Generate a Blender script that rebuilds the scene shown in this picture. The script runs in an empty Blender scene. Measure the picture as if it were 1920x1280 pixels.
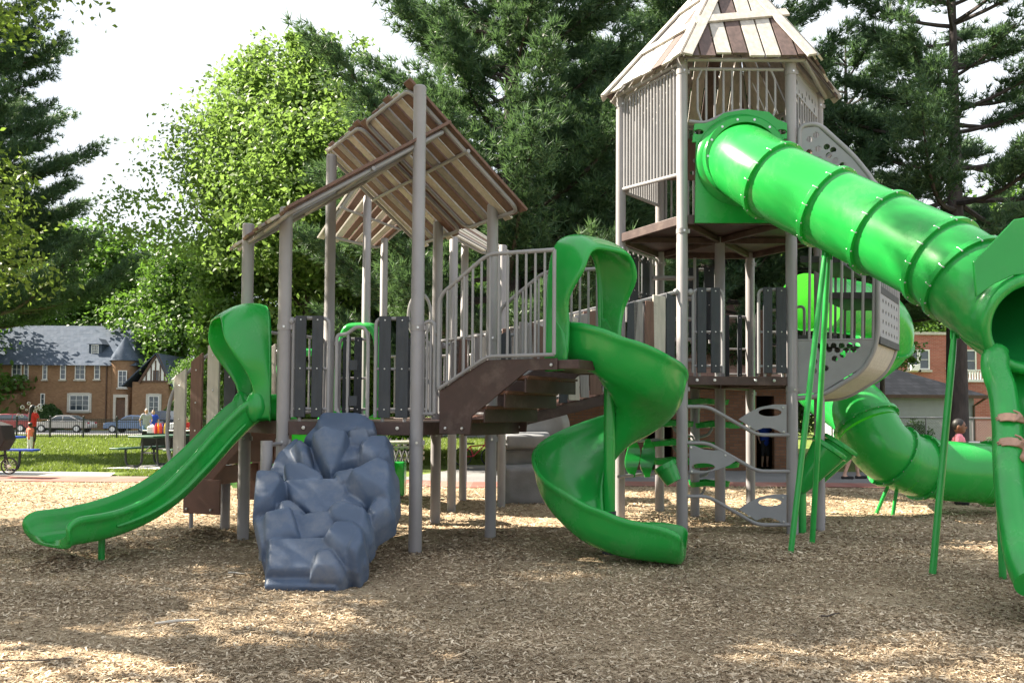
import bpy, bmesh, math, random
import numpy as np
from mathutils import Vector as V, Matrix, noise as mnoise
from mathutils.geometry import convex_hull_2d
R = math.radians
sc = bpy.context.scene
COL = sc.collection
random.seed(7); RNG = np.random.default_rng(7)

# ---------------------------------------------------------------- camera
cam = bpy.data.cameras.new('camera'); cam.sensor_width = 36.0; cam.lens = 30.0
cam.shift_y = 0.0381; cam.clip_end = 2000; cam.clip_start = 0.05
cob = bpy.data.objects.new('camera', cam); COL.objects.link(cob)
CAMM = Matrix.Translation((0, 0, 1.40)) @ Matrix.Rotation(R(92.0), 4, 'X') @ Matrix.Rotation(R(0.4), 4, 'Z')
cob.matrix_world = CAMM; sc.camera = cob
F = 1600.0
# ---------------------------------------------------------------- light
SUN = V((-0.80, 0.20, 0.70)).normalized()
w = bpy.data.worlds.new('World'); sc.world = w; w.use_nodes = True
nt = w.node_tree; bg = nt.nodes['Background']
sky = nt.nodes.new('ShaderNodeTexSky'); sky.sky_type = 'NISHITA'; sky.sun_disc = False
sky.sun_elevation = math.asin(SUN.z); sky.sun_rotation = math.atan2(SUN.x, SUN.y)
sky.dust_density = 2.5; sky.air_density = 1.0; sky.ozone_density = 1.0
# thin bright summer cloud over most of the sky
wtc = nt.nodes.new('ShaderNodeTexCoord'); wnz = nt.nodes.new('ShaderNodeTexNoise'); wnz.inputs['Scale'].default_value = 2.2; wnz.inputs['Detail'].default_value = 7
wmr = nt.nodes.new('ShaderNodeMapRange'); wmr.inputs[1].default_value = 0.30; wmr.inputs[2].default_value = 0.55; wmr.inputs[3].default_value = 0.55; wmr.inputs[4].default_value = 1.0
wmx = nt.nodes.new('ShaderNodeMix'); wmx.data_type = 'RGBA'; wmx.inputs[7].default_value = (5.6, 5.9, 6.3, 1)
nt.links.new(wtc.outputs['Generated'], wnz.inputs['Vector']); nt.links.new(wnz.outputs['Fac'], wmr.inputs[0]); nt.links.new(wmr.outputs[0], wmx.inputs[0])
nt.links.new(sky.outputs[0], wmx.inputs[6]); nt.links.new(wmx.outputs[2], bg.inputs[0]); bg.inputs[1].default_value = 0.052
sl = bpy.data.lights.new('sun', 'SUN'); sl.energy = 5.0; sl.angle = R(0.5); sl.color = (1.0, 0.90, 0.74)
so = bpy.data.objects.new('sun', sl); COL.objects.link(so)
so.rotation_euler = SUN.to_track_quat('Z', 'Y').to_euler(); so.location = (0, 0, 40)
sc.view_settings.view_transform = 'Standard'; sc.view_settings.look = 'None'
sc.view_settings.exposure = 2.1; sc.view_settings.gamma = 1.0
sc.cycles.max_bounces = 8; sc.cycles.transparent_max_bounces = 8

def ray(px, py):
    d = V(((px - 960) / F, (640 - py) / F + cam.shift_y * 1920 / F, -1.0))
    return (CAMM.to_3x3() @ d)
def P(px, py, d):                      # photo pixel -> point at distance d along +Y
    r = ray(px, py); return V((0, 0, 1.40)) + r * (d / r.y)
def XY(px, d):                         # plan position of something standing at pixel column px
    p = P(px, 769 + (px - 960) * 0.007, d); return V((p.x, p.y, 0))
def ZAT(py, p):                        # height of image row py above plan point p
    px = 960 + F * p.x / p.y; return P(px, py, p.y).z
def gz(y):                             # the ground falls gently beyond the play area
    return 0.0 if y < 17 else -0.0125 * (y - 17)
def ease(a): return a * a * (3 - 2 * a)
Z = V((0, 0, 1))

# ---------------------------------------------------------------- mesh builder
class MB:
    def __init__(s): s.v = []; s.f = []; s.m = []
    def add(s, vs, fs, mi=0):
        o = len(s.v); s.v += [V(a) for a in vs]; s.f += [[o + i for i in f] for f in fs]; s.m += [mi] * len(fs)
    def obox(s, c, ax, ay, az, mi=0):  # centre + three half axes
        c = V(c); vs = [c + ax * i + ay * j + az * k for k in (-1, 1) for j in (-1, 1) for i in (-1, 1)]
        s.add(vs, [(0, 2, 3, 1), (4, 5, 7, 6), (0, 1, 5, 4), (2, 6, 7, 3), (0, 4, 6, 2), (1, 3, 7, 5)], mi)
    def box(s, c, sx, sy, sz, rz=0, mi=0):
        M = Matrix.Rotation(rz, 3, 'Z'); s.obox(c, M @ V((sx / 2, 0, 0)), M @ V((0, sy / 2, 0)), V((0, 0, sz / 2)), mi)
    def beam(s, a, b, wd, h, up=Z, mi=0):
        a = V(a); b = V(b); t = (b - a); L = t.length; t = t / L
        sd = t.cross(up).normalized(); u = sd.cross(t)
        s.obox((a + b) / 2, t * (L / 2), sd * (wd / 2), u * (h / 2), mi)
    def grid(s, rings, cu=True, cv=False, cap=False, mi=0):
        n = len(rings[0]); o = len(s.v)
        for r in rings: s.v += [V(p) for p in r]
        m = len(rings)
        for i in range(m if cv else m - 1):
            for j in range(n if cu else n - 1):
                a = o + i * n + j; b = o + i * n + (j + 1) % n; i2 = (i + 1) % m
                s.f.append([a, b, o + i2 * n + (j + 1) % n, o + i2 * n + j]); s.m.append(mi)
        if cap:
            s.f.append([o + j for j in range(n)][::-1]); s.m.append(mi)
            s.f.append([o + (m - 1) * n + j for j in range(n)]); s.m.append(mi)
    def tube(s, pts, r, n=10, cap=True, closed=False, mi=0):
        pts = [V(p) for p in pts]; m = len(pts)
        if not hasattr(r, '__len__'): r = [r] * m
        def tan(i):
            if closed: return (pts[(i + 1) % m] - pts[i - 1]).normalized()
            return (pts[min(i + 1, m - 1)] - pts[max(i - 1, 0)]).normalized()
        t = tan(0); nv = t.orthogonal().normalized(); rings = []
        for i in range(m):
            t2 = tan(i); q = t.rotation_difference(t2); nv = (q @ nv); nv = (nv - t2 * nv.dot(t2)).normalized(); t = t2
            bv = t.cross(nv)
            rings.append([pts[i] + (nv * math.cos(a) + bv * math.sin(a)) * r[i] for a in [2 * math.pi * k / n for k in range(n)]])
        s.grid(rings, True, closed, cap and not closed, mi)
    def prism(s, poly, vec, mi=0):
        n = len(poly); poly = [V(p) for p in poly]; vec = V(vec)
        s.add(poly + [p + vec for p in poly], [list(range(n))[::-1], list(range(n, 2 * n))] + [[i, (i + 1) % n, n + (i + 1) % n, n + i] for i in range(n)], mi)
    def hull(s, pts, mi=0):
        bm = bmesh.new(); [bm.verts.new(p) for p in pts]
        r = bmesh.ops.convex_hull(bm, input=bm.verts)
        bm.verts.ensure_lookup_table(); bm.verts.index_update()
        s.add([v.co for v in bm.verts], [[v.index for v in f.verts] for f in bm.faces], mi); bm.free()
    def ball(s, c, r, nu=12, nv=8, mi=0, M=None):
        c = V(c)
        if not hasattr(r, '__len__'): r = (r, r, r)
        rings = []
        for i in range(nv + 1):
            ph = -math.pi / 2 + math.pi * i / nv; e = max(math.cos(ph), 1e-3)
            row = [V((r[0] * e * math.cos(a), r[1] * e * math.sin(a), r[2] * math.sin(ph))) for a in [2 * math.pi * k / nu for k in range(nu)]]
            if M: row = [M @ p for p in row]
            rings.append([c + p for p in row])
        s.grid(rings, True, False, True, mi)
    def disc(s, c, nrm, r, th, n=14, mi=0):
        nrm = V(nrm).normalized(); s.tube([V(c) - nrm * th / 2, V(c) + nrm * th / 2], r, n, True, mi=mi)
    def build(s, name, mat, parent=None, smooth=35, bevel=0, remesh=0, smit=0, sub=0):
        me = bpy.data.meshes.new(name)
        o0 = world_of(parent) if parent else V((0, 0, 0))
        me.from_pydata([tuple(p - o0) for p in s.v], [], s.f)
        bm = bmesh.new(); bm.from_mesh(me); bmesh.ops.recalc_face_normals(bm, faces=bm.faces); bm.to_mesh(me); bm.free()
        mats = mat if isinstance(mat, (list, tuple)) else [mat]
        for m in mats: me.materials.append(m)
        if any(s.m): me.polygons.foreach_set('material_index', s.m)
        ob = bpy.data.objects.new(name, me); COL.objects.link(ob)
        if remesh:
            md = ob.modifiers.new('r', 'REMESH'); md.mode = 'VOXEL'; md.voxel_size = remesh
            if smit: md = ob.modifiers.new('s', 'SMOOTH'); md.iterations = smit; md.factor = 0.5
            dg = bpy.context.evaluated_depsgraph_get(); me2 = bpy.data.meshes.new_from_object(ob.evaluated_get(dg))
            ob.modifiers.clear(); ob.data = me2; bpy.data.meshes.remove(me); me = me2; me.name = name
            if not me.materials: me.materials.append(mats[0])
            smooth = 180
        if smooth:
            me.shade_smooth()
            if smooth < 170: me.set_sharp_from_angle(angle=R(smooth))
        if bevel:
            md = ob.modifiers.new('bevel', 'BEVEL'); md.width = bevel; md.segments = 2; md.limit_method = 'ANGLE'; md.angle_limit = R(40)
        if sub:
            md = ob.modifiers.new('sub', 'SUBSURF'); md.levels = sub; md.render_levels = sub
        if parent: ob.parent = parent
        return ob

def world_of(o):
    p = V((0, 0, 0))
    while o: p = p + o.location; o = o.parent
    return p
def tag(o, label=None, cat=None, group=None, kind=None):
    if label: o['label'] = label
    if cat: o['category'] = cat
    if group: o['group'] = group
    if kind: o['kind'] = kind
    return o
def thing(name, label, cat, loc=(0, 0, 0), group=None):
    o = bpy.data.objects.new(name, None); COL.objects.link(o); o.location = loc; o.empty_display_size = 0.2
    return tag(o, label, cat, group)
def dup(root, loc, rz=None, label=None, scale=None):
    def cp(o, par):
        c = o.copy(); COL.objects.link(c)
        if par: c.parent = par
        for ch in o.children: cp(ch, c)
        return c
    r = cp(root, None); r.location = loc
    if rz is not None: r.rotation_euler = (0, 0, rz)
    if scale is not None: r.scale = scale if hasattr(scale, '__len__') else (scale,) * 3
    if label: r['label'] = label
    return r
def fillet(pts, r, k=5):
    pts = [V(p) for p in pts]; out = [pts[0]]
    for i in range(1, len(pts) - 1):
        a, b, c = pts[i - 1], pts[i], pts[i + 1]
        d1 = (a - b); d2 = (c - b); q = min(r, d1.length * .48, d2.length * .48)
        p1 = b + d1.normalized() * q; p2 = b + d2.normalized() * q
        for j in range(k + 1):
            t = j / k; out.append(p1 * (1 - t) ** 2 + b * 2 * t * (1 - t) + p2 * t * t)
    out.append(pts[-1]); return out
def smoothpath(pts, n=8):              # Catmull-Rom through points
    pts = [V(p) for p in pts]; P_ = [pts[0] * 2 - pts[1]] + pts + [pts[-1] * 2 - pts[-2]]; out = []
    for i in range(1, len(P_) - 2):
        for j in range(n):
            t = j / n; a, b, c, d = P_[i - 1:i + 3]
            out.append(0.5 * ((2 * b) + (c - a) * t + (2 * a - 5 * b + 4 * c - d) * t * t + (3 * b - a - 3 * c + d) * t ** 3))
    out.append(pts[-1]); return out
def fastmesh(name, verts, nv, mat, parent=None, smooth=False):    # verts (N*nv,3) of N separate polygons
    me = bpy.data.meshes.new(name); N = len(verts) // nv
    me.vertices.add(N * nv); me.vertices.foreach_set('co', np.ascontiguousarray(verts, np.float32).ravel())
    me.loops.add(N * nv); me.loops.foreach_set('vertex_index', np.arange(N * nv, dtype=np.int32))
    me.polygons.add(N); me.polygons.foreach_set('loop_start', np.arange(0, N * nv, nv, dtype=np.int32))
    me.materials.append(mat); me.update(calc_edges=True)
    if smooth: me.shade_smooth()
    ob = bpy.data.objects.new(name, me); COL.objects.link(ob)
    if parent: ob.parent = parent
    return ob

# ---------------------------------------------------------------- materials
def mat(name, col, rough=0.6, var=0.12, nscale=6.0, bump=0.0, bscale=40.0, metal=0.0, spec=0.5, col2=None, coat=0.0, stretch=None, translucent=0.0, tcol=None, ramp=(0.35, 0.65)):
    m = bpy.data.materials.new(name); m.use_nodes = True; t = m.node_tree; N = t.nodes; L = t.links
    b = N['Principled BSDF']; b.inputs['Roughness'].default_value = rough; b.inputs['Metallic'].default_value = metal
    b.inputs['Specular IOR Level'].default_value = spec
    if coat: b.inputs['Coat Weight'].default_value = coat; b.inputs['Coat Roughness'].default_value = 0.12
    tc = N.new('ShaderNodeTexCoord'); src = tc.outputs['Object']
    if stretch:
        mp = N.new('ShaderNodeMapping'); mp.inputs['Scale'].default_value = stretch; L.new(src, mp.inputs[0]); src = mp.outputs[0]
    nz = N.new('ShaderNodeTexNoise'); nz.inputs['Scale'].default_value = nscale; nz.inputs['Detail'].default_value = 6; L.new(src, nz.inputs['Vector'])
    rp = N.new('ShaderNodeValToRGB'); rp.color_ramp.elements[0].position = ramp[0]; rp.color_ramp.elements[1].position = ramp[1]
    c2 = col2 or tuple(min(1, c * (1 + var)) for c in col); c1 = col if col2 else tuple(c * (1 - var) for c in col)
    rp.color_ramp.elements[0].color = (*c1, 1); rp.color_ramp.elements[1].color = (*c2, 1)
    L.new(nz.outputs['Fac'], rp.inputs[0]); L.new(rp.outputs[0], b.inputs['Base Color'])
    mr = N.new('ShaderNodeMapRange'); mr.inputs[3].default_value = max(0.03, rough - 0.08); mr.inputs[4].default_value = min(1, rough + 0.1)
    L.new(nz.outputs['Fac'], mr.inputs[0]); L.new(mr.outputs[0], b.inputs['Roughness'])
    if bump:
        n2 = N.new('ShaderNodeTexNoise'); n2.inputs['Scale'].default_value = bscale; n2.inputs['Detail'].default_value = 4; L.new(src, n2.inputs['Vector'])
        bp = N.new('ShaderNodeBump'); bp.inputs['Strength'].default_value = bump; bp.inputs['Distance'].default_value = 0.02
        L.new(n2.outputs['Fac'], bp.inputs['Height']); L.new(bp.outputs[0], b.inputs['Normal'])
    if translucent:
        tr = N.new('ShaderNodeBsdfTranslucent'); tr.inputs[0].default_value = (*(tcol or col), 1)
        mx = N.new('ShaderNodeMixShader'); mx.inputs[0].default_value = translucent
        out = N['Material Output']; L.new(b.outputs[0], mx.inputs[1]); L.new(tr.outputs[0], mx.inputs[2]); L.new(mx.outputs[0], out.inputs[0])
    return m
def wear(m, dust, amt, scale, stretch=(1, 1, 1), lo=.50, hi=.78, rough=.55):
    """faint dust and scuffs with a shape of their own over a moulded surface"""
    t = m.node_tree; N = t.nodes; L = t.links; b = N['Principled BSDF']; old = b.inputs['Base Color'].links[0].from_socket; ro = b.inputs['Roughness'].links[0].from_socket
    tc = N.new('ShaderNodeTexCoord'); mp = N.new('ShaderNodeMapping'); mp.inputs['Scale'].default_value = stretch; L.new(tc.outputs['Object'], mp.inputs[0])
    n = N.new('ShaderNodeTexNoise'); n.inputs['Scale'].default_value = scale; n.inputs['Detail'].default_value = 9; n.inputs['Roughness'].default_value = .7; L.new(mp.outputs[0], n.inputs[0])
    r = N.new('ShaderNodeMapRange'); r.inputs[1].default_value = lo; r.inputs[2].default_value = hi; r.inputs[4].default_value = amt; L.new(n.outputs['Fac'], r.inputs[0])
    x = N.new('ShaderNodeMix'); x.data_type = 'RGBA'; L.new(r.outputs[0], x.inputs[0]); L.new(old, x.inputs[6]); x.inputs[7].default_value = (*dust, 1); L.new(x.outputs[2], b.inputs['Base Color'])
    y = N.new('ShaderNodeMix'); L.new(r.outputs[0], y.inputs[0]); L.new(ro, y.inputs[2]); y.inputs[3].default_value = rough; L.new(y.outputs[0], b.inputs['Roughness'])
def leafmat(name, c1, c2, tcol, tr=0.35, rough=0.5):
    m = bpy.data.materials.new(name); m.use_nodes = True; t = m.node_tree; N = t.nodes; L = t.links; b = N['Principled BSDF']
    b.inputs['Roughness'].default_value = rough; b.inputs['Specular IOR Level'].default_value = 0.35
    g = N.new('ShaderNodeNewGeometry'); rp = N.new('ShaderNodeValToRGB')
    rp.color_ramp.elements[0].color = (*c1, 1); rp.color_ramp.elements[1].color = (*c2, 1)
    L.new(g.outputs['Random Per Island'], rp.inputs[0]); L.new(rp.outputs[0], b.inputs['Base Color'])
    tb = N.new('ShaderNodeBsdfTranslucent'); tb.inputs[0].default_value = (*tcol, 1)
    mx = N.new('ShaderNodeMixShader'); mx.inputs[0].default_value = tr
    L.new(b.outputs[0], mx.inputs[1]); L.new(tb.outputs[0], mx.inputs[2]); L.new(mx.outputs[0], N['Material Output'].inputs[0])
    return m
def brickmat(name, c1, c2, mortar, scale=1.0, bw=0.22, bh=0.075):
    m = bpy.data.materials.new(name); m.use_nodes = True; t = m.node_tree; N = t.nodes; L = t.links; b = N['Principled BSDF']
    b.inputs['Roughness'].default_value = 0.9; b.inputs['Specular IOR Level'].default_value = 0.12
    g = N.new('ShaderNodeNewGeometry'); tc = N.new('ShaderNodeTexCoord'); sp = N.new('ShaderNodeSeparateXYZ'); L.new(tc.outputs['Object'], sp.inputs[0])
    ns = N.new('ShaderNodeSeparateXYZ'); L.new(g.outputs['Normal'], ns.inputs[0])
    ab = N.new('ShaderNodeMath'); ab.operation = 'ABSOLUTE'; L.new(ns.outputs['X'], ab.inputs[0])
    gt = N.new('ShaderNodeMath'); gt.operation = 'GREATER_THAN'; gt.inputs[1].default_value = 0.7; L.new(ab.outputs[0], gt.inputs[0])
    mx = N.new('ShaderNodeMix'); L.new(gt.outputs[0], mx.inputs[0]); L.new(sp.outputs['X'], mx.inputs[2]); L.new(sp.outputs['Y'], mx.inputs[3])
    cb = N.new('ShaderNodeCombineXYZ'); L.new(mx.outputs[0], cb.inputs[0]); L.new(sp.outputs['Z'], cb.inputs[1])
    br = N.new('ShaderNodeTexBrick'); br.inputs['Color1'].default_value = (*c1, 1); br.inputs['Color2'].default_value = (*c2, 1); br.inputs['Mortar'].default_value = (*mortar, 1)
    br.inputs['Scale'].default_value = scale; br.inputs['Brick Width'].default_value = bw; br.inputs['Row Height'].default_value = bh; br.inputs['Mortar Size'].default_value = 0.008; br.inputs['Bias'].default_value = -0.1
    L.new(cb.outputs[0], br.inputs['Vector'])
    nz = N.new('ShaderNodeTexNoise'); nz.inputs['Scale'].default_value = 1.2; nz.inputs['Detail'].default_value = 8; L.new(tc.outputs['Object'], nz.inputs['Vector'])
    mr = N.new('ShaderNodeMapRange'); mr.inputs[3].default_value = 0.75; mr.inputs[4].default_value = 1.25; L.new(nz.outputs['Fac'], mr.inputs[0])
    ml = N.new('ShaderNodeMix'); ml.data_type = 'RGBA'; ml.blend_type = 'MULTIPLY'; ml.inputs[0].default_value = 1; L.new(br.outputs['Color'], ml.inputs[6]); L.new(mr.outputs[0], ml.inputs[7])
    L.new(ml.outputs[2], b.inputs['Base Color'])
    bp = N.new('ShaderNodeBump'); bp.inputs['Strength'].default_value = 0.4; bp.inputs['Distance'].default_value = 0.01; bp.invert = True; L.new(br.outputs['Fac'], bp.inputs['Height']); L.new(bp.outputs[0], b.inputs['Normal'])
    return m
M = {}
M['post'] = mat('taupe painted steel', (0.275, 0.262, 0.27), 0.42, 0.06, 3, 0.02, 220)
M['bar'] = mat('grey painted steel', (0.27, 0.265, 0.275), 0.38, 0.06, 5)
M['plate'] = mat('grey plastic sheet', (0.26, 0.265, 0.28), 0.5, 0.06, 5, 0.05, 200)
M['slate'] = mat('charcoal recycled board', (0.030, 0.036, 0.045), 0.62, 0.18, 30, 0.15, 90, stretch=(1, 1, 0.12))
M['brown'] = mat('brown recycled board', (0.14, 0.075, 0.055), 0.62, 0.2, 30, 0.15, 90, stretch=(1, 1, 0.12))
M['cream'] = mat('cream recycled board', (0.45, 0.415, 0.365), 0.6, 0.12, 30, 0.12, 90, stretch=(1, 1, 0.12))
M['brownr'] = mat('weathered brown roof board', (0.10, 0.066, 0.060), 0.7, 0.25, 20, 0.15, 90, stretch=(1, 1, 0.2)); M['creamr'] = mat('weathered pale roof board', (0.43, 0.40, 0.37), 0.7, 0.14, 20, 0.12, 90, stretch=(1, 1, 0.2))
M['greyb'] = mat('grey recycled board', (0.24, 0.22, 0.215), 0.62, 0.15, 30, 0.12, 90, stretch=(1, 1, 0.12))
M['deck'] = mat('brown vinyl coated deck', (0.052, 0.027, 0.024), 0.5, 0.15, 8, 0.08, 150)
M['decklit'] = mat('lit brown deck', (0.14, 0.066, 0.048), 0.5, 0.15, 8, 0.08, 150)  # paler copy of the deck brown, its lit look put into the colour
M['green'] = mat('green moulded plastic', (0.018, 0.37, 0.062), 0.24, 0.07, 2.0, 0.03, 160, coat=0.25, translucent=0.2, tcol=(0.12, 0.75, 0.06))
M['greenin'] = mat('darkened green inner tube', (0.008, 0.20, 0.04), 0.4, 0.07, 2.0)  # darker opaque green, shade of the deep tube put into the colour
M['greenm'] = mat('green painted steel', (0.02, 0.34, 0.06), 0.33, 0.07, 4, coat=0.2)
M['rock'] = mat('blue grey moulded rock', (0.07, 0.104, 0.172), 0.5, 0.1, 3, 0.10, 190)
M['bould'] = mat('grey artificial stone', (0.22, 0.225, 0.24), 0.8, 0.18, 3, 0.14, 40)
M['bolt'] = mat('zinc bolt', (0.6, 0.6, 0.6), 0.3, 0.1, 20, metal=0.9)
M['black'] = mat('black rubber', (0.02, 0.02, 0.022), 0.6, 0.2, 10)
M['dark'] = mat('dark void', (0.01, 0.01, 0.011), 0.9, 0.2, 10)
wear(M['green'], (.22, .36, .20), .30, 2.6, (1, 1, .6)); wear(M['rock'], (.27, .27, .27), .45, 3.2, lo=.48, hi=.75, rough=.8); wear(M['post'], (.22, .20, .19), .35, 5, (1, 1, .5)); wear(M['deck'], (.22, .17, .14), .4, 5); wear(M['slate'], (.12, .115, .11), .25, 4); wear(M['plate'], (.24, .23, .22), .3, 4)
# ================================================================ play structure helpers
from mathutils.geometry import delaunay_2d_cdt
def post(root, p, ztop, zb=-0.2, r=0.0635, joint=None, name='post', bands=()):
    b = MB(); p = V((p[0], p[1], 0))
    pts = [(zb, r), (ztop - 0.012, r), (ztop, r * 0.86)]
    if joint: pts = [(zb, r * 1.04), (joint, r * 1.04), (joint + 0.004, r), (ztop - 0.012, r), (ztop, r * 0.86)]
    b.tube([p + Z * z for z, _ in pts], [q for _, q in pts], 20)
    for z in bands:                     # clamp collars with a bolt on the front
        b.tube([p + Z * (z - .03), p + Z * (z + .03)], r * 1.09, 20); b.disc(p + V((.012, -r * 1.1, z)), V((0, -1, 0)), .012, .014, 8, 1); b.box(p + V((r * 1.1, -.01, z)), .03, .03, .045)
    return b.build(name, [M['post'], M['bolt']], root)
def bar_panel(root, a, b, z0, z1, n=8, r=0.012, rail=0.019, inset=0.085, name='bar_panel', top=True, matn='bar'):
    a = V((a[0], a[1], 0)); b = V((b[0], b[1], 0)); d = (b - a).normalized(); a = a + d * inset; b = b - d * inset
    z0a, z0b = z0 if hasattr(z0, '__len__') else (z0, z0); z1a, z1b = z1 if hasattr(z1, '__len__') else (z1, z1)
    m = MB(); q = fillet([a + Z * z0a, a + Z * z1a, b + Z * z1b, b + Z * z0b], 0.07, 4)
    m.tube(q, rail, 10); m.tube([a + Z * z0a, b + Z * z0b], rail * .9, 10)
    for i in range(1, n + 1):
        t = i / (n + 1); p = a.lerp(b, t); m.tube([p + Z * (z0a + (z0b - z0a) * t), p + Z * (z1a + (z1b - z1a) * t)], r, 8, False)
    m.tube([a - d * inset + Z * (z1a - .12), a + Z * (z1a - .12)], 0.02, 8); m.tube([b + Z * (z1b - .12), b + d * inset + Z * (z1b - .12)], 0.02, 8)
    return m.build(name, M[matn], root)
def board_panel(root, a, b, t0, t1, z0, z1, boards=((0.13, 0.40), (0.53, 0.80)), bm='slate', out=None, knob=None, name='board_panel'):
    a = V((a[0], a[1], 0)); b = V((b[0], b[1], 0)); d = (b - a).normalized(); n = V((d.y, -d.x, 0)) if out is None else V(out)
    A = a.lerp(b, t0); B = a.lerp(b, t1); L = (B - A).length; m = MB()
    m.tube(fillet([A + Z * (z0 + .02), A + Z * z1, B + Z * z1, B + Z * (z0 + .02)], 0.07, 5), 0.019, 10)
    m.tube([A + Z * (z0 + .1), B + Z * (z0 + .1)], 0.016, 8); zm = z0 + (z1 - z0) * .5
    m.tube([A + Z * zm, B + Z * zm], 0.014, 8)
    for tt in (.2, .8): m.tube([A.lerp(B, tt) + Z * (z0 - .03), A.lerp(B, tt) + Z * (z0 + .1)], 0.017, 8)
    if knob is not None:
        k0 = a if knob == 0 else b; k1 = A if knob == 0 else B
        m.tube([k0 + Z * (z1 - .03), k1 + Z * (z1 - .03)], 0.026, 10); m.ball(k0.lerp(k1, .75) + Z * (z1 - .03), 0.042)
    fr = m.build(name, M['bar'], root)
    for (u0, u1) in boards:
        c = A.lerp(B, (u0 + u1) / 2); wd = L * (u1 - u0); k = MB()
        k.obox(c + n * .034 + Z * ((z0 + z1) / 2 + .02), d * wd / 2, n * .014, Z * ((z1 - z0) / 2 - .0))
        for z in (z0 + .1, zm, z1 - .02): k.disc(c + n * .05 + Z * z, n, 0.009, 0.008, 8, 1)
        k.build('board', [M[bm], M['bolt']], fr, bevel=0.006)
    return fr
def bolts(q, pts, n, r=0.02):
    for p in pts: q.disc(p, n, r, 0.02, 12, 1); q.disc(V(p) + V(n).normalized() * .012, n, r * .5, 0.012, 8, 1)
def hexdeck(root, pts, z, th=0.13, name='deck', mt='deck', bl=()):
    c = sum((V((p[0], p[1], 0)) for p in pts), V((0, 0, 0))) / len(pts)
    q = [V((p[0], p[1], 0)) for p in pts]; m = MB()
    m.prism([p + Z * (z - .03) for p in q], Z * .03)                    # floor sheet
    n = len(q)
    for i in range(n):                                                  # edge channels, underside open
        a, b = q[i], q[(i + 1) % n]; d = (b - a).normalized(); nn = V((d.y, -d.x, 0)); nn = nn if nn.dot((a + b) / 2 - c) > 0 else -nn
        m.obox((a + b) / 2 + nn * .012 + Z * (z - th / 2 - .0), d * ((b - a).length / 2 - .06), nn * .018, Z * (th / 2))
    for i in range(n): m.beam(c.lerp(q[i], .0) + Z * (z - .075), c.lerp(q[i], .9) + Z * (z - .075), .05, .075)
    if bl: bolts(m, bl, V((0, -1, 0)), 0.018)
    return m.build(name, [M[mt], M['bolt']], root, bevel=0.006)
def quad_roof(root, r0, r1, e0, e1, n, cols, name='roof_panel', th=0.03, gap=0.22, jit=0.05, frame=True, seed=1, frames=2):
    """slats run from the ridge line r0-r1 to the eave line e0-e1; tube frames lie under them"""
    rnd = random.Random(seed); r0, r1, e0, e1 = map(V, (r0, r1, e0, e1))
    nn = (r1 - r0).cross(e0 - r0).normalized(); nn = nn if nn.z > 0 else -nn
    mats = [M[c] for c in dict.fromkeys(cols)]; idx = {c: i for i, c in enumerate(dict.fromkeys(cols))}
    m = MB()
    for i in range(n):
        t0 = (i + gap / 2) / n; t1 = (i + 1 - gap / 2) / n; j0 = rnd.uniform(-jit, jit); j1 = rnd.uniform(-jit, jit)
        a, b = r0.lerp(r1, t0), r0.lerp(r1, t1); c, d = e0.lerp(e1, t0), e0.lerp(e1, t1); v = (c - a).normalized()
        off = nn * rnd.choice((0, .012))
        m.prism([a + v * j0 + off, b + v * j0 + off, d + v * j1 + off, c + v * j1 + off], nn * th, idx[cols[i % len(cols)]])
    ob = m.build(name, mats, root, bevel=0.004)
    if frame:
        f = MB(); D = -nn * .024
        def pt(s, t): return r0.lerp(r1, s).lerp(e0.lerp(e1, s), t) + D
        for k in range(frames):
            s0 = (k + .06) / frames; s1 = (k + .94) / frames
            if frames == 1: s0, s1 = 0.03, 0.97
            q = fillet([pt((s0 + s1) / 2, .03), pt(s0, .03), pt(s0, .97), pt(s1, .97), pt(s1, .03), pt((s0 + s1) / 2, .03)], .12, 5)
            f.tube(q, 0.022, 10)
        f.tube([pt(0.01, .5), pt(.99, .5)], 0.02, 10)
        f.build('roof_frame', M['bar'], ob)
    return ob
def onplane(px, py, p0, dr):           # photo pixel onto the vertical plane through p0 along dr
    n = V((dr[1], -dr[0], 0)); r = ray(px, py); o = V((0, 0, 1.40)); return o + r * ((V((p0[0], p0[1], 0)) - o).dot(n) / r.dot(n))
def holed(m, outline, holes, vec, mi=0):
    """outline / holes: coplanar 3-D loops; adds a plate with real holes, thickness vec"""
    o = V(outline[0]); ux = (V(outline[1]) - o).normalized(); nn = V(vec).normalized(); uy = nn.cross(ux).normalized()
    loops = [outline] + holes; v2 = []; ed = []
    for lp in loops:
        s0 = len(v2); v2 += [V(((V(p) - o).dot(ux), (V(p) - o).dot(uy))) for p in lp]
        ed += [(s0 + i, s0 + (i + 1) % len(lp)) for i in range(len(lp))]
    res = delaunay_2d_cdt(v2, ed, [list(range(len(outline)))], 1, 1e-6); vs, fs = res[0], res[2]
    def inside(p, poly):
        c = False
        for i in range(len(poly)):
            a, b = poly[i], poly[i - 1]
            if (a.y > p.y) != (b.y > p.y) and p.x < (b.x - a.x) * (p.y - a.y) / (b.y - a.y) + a.x: c = not c
        return c
    l2 = []; k = 0
    for lp in loops: l2.append(v2[k:k + len(lp)]); k += len(lp)
    keep = []
    for f in fs:
        cpt = sum((vs[i] for i in f), V((0, 0))) / len(f)
        if inside(cpt, l2[0]) and not any(inside(cpt, h) for h in l2[1:]): keep.append(list(f))
    v3 = [o + ux * p.x + uy * p.y for p in vs]; n = len(v3); cnt = {}
    for f in keep:
        for i in range(len(f)): e = (f[i], f[(i + 1) % len(f)]); cnt[e] = 1
    side = [[a, b, b + n, a + n] for (a, b) in cnt if (b, a) not in cnt]
    m.add(v3 + [p + V(vec) for p in v3], keep + [[i + n for i in f][::-1] for f in keep] + side, mi)
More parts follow.
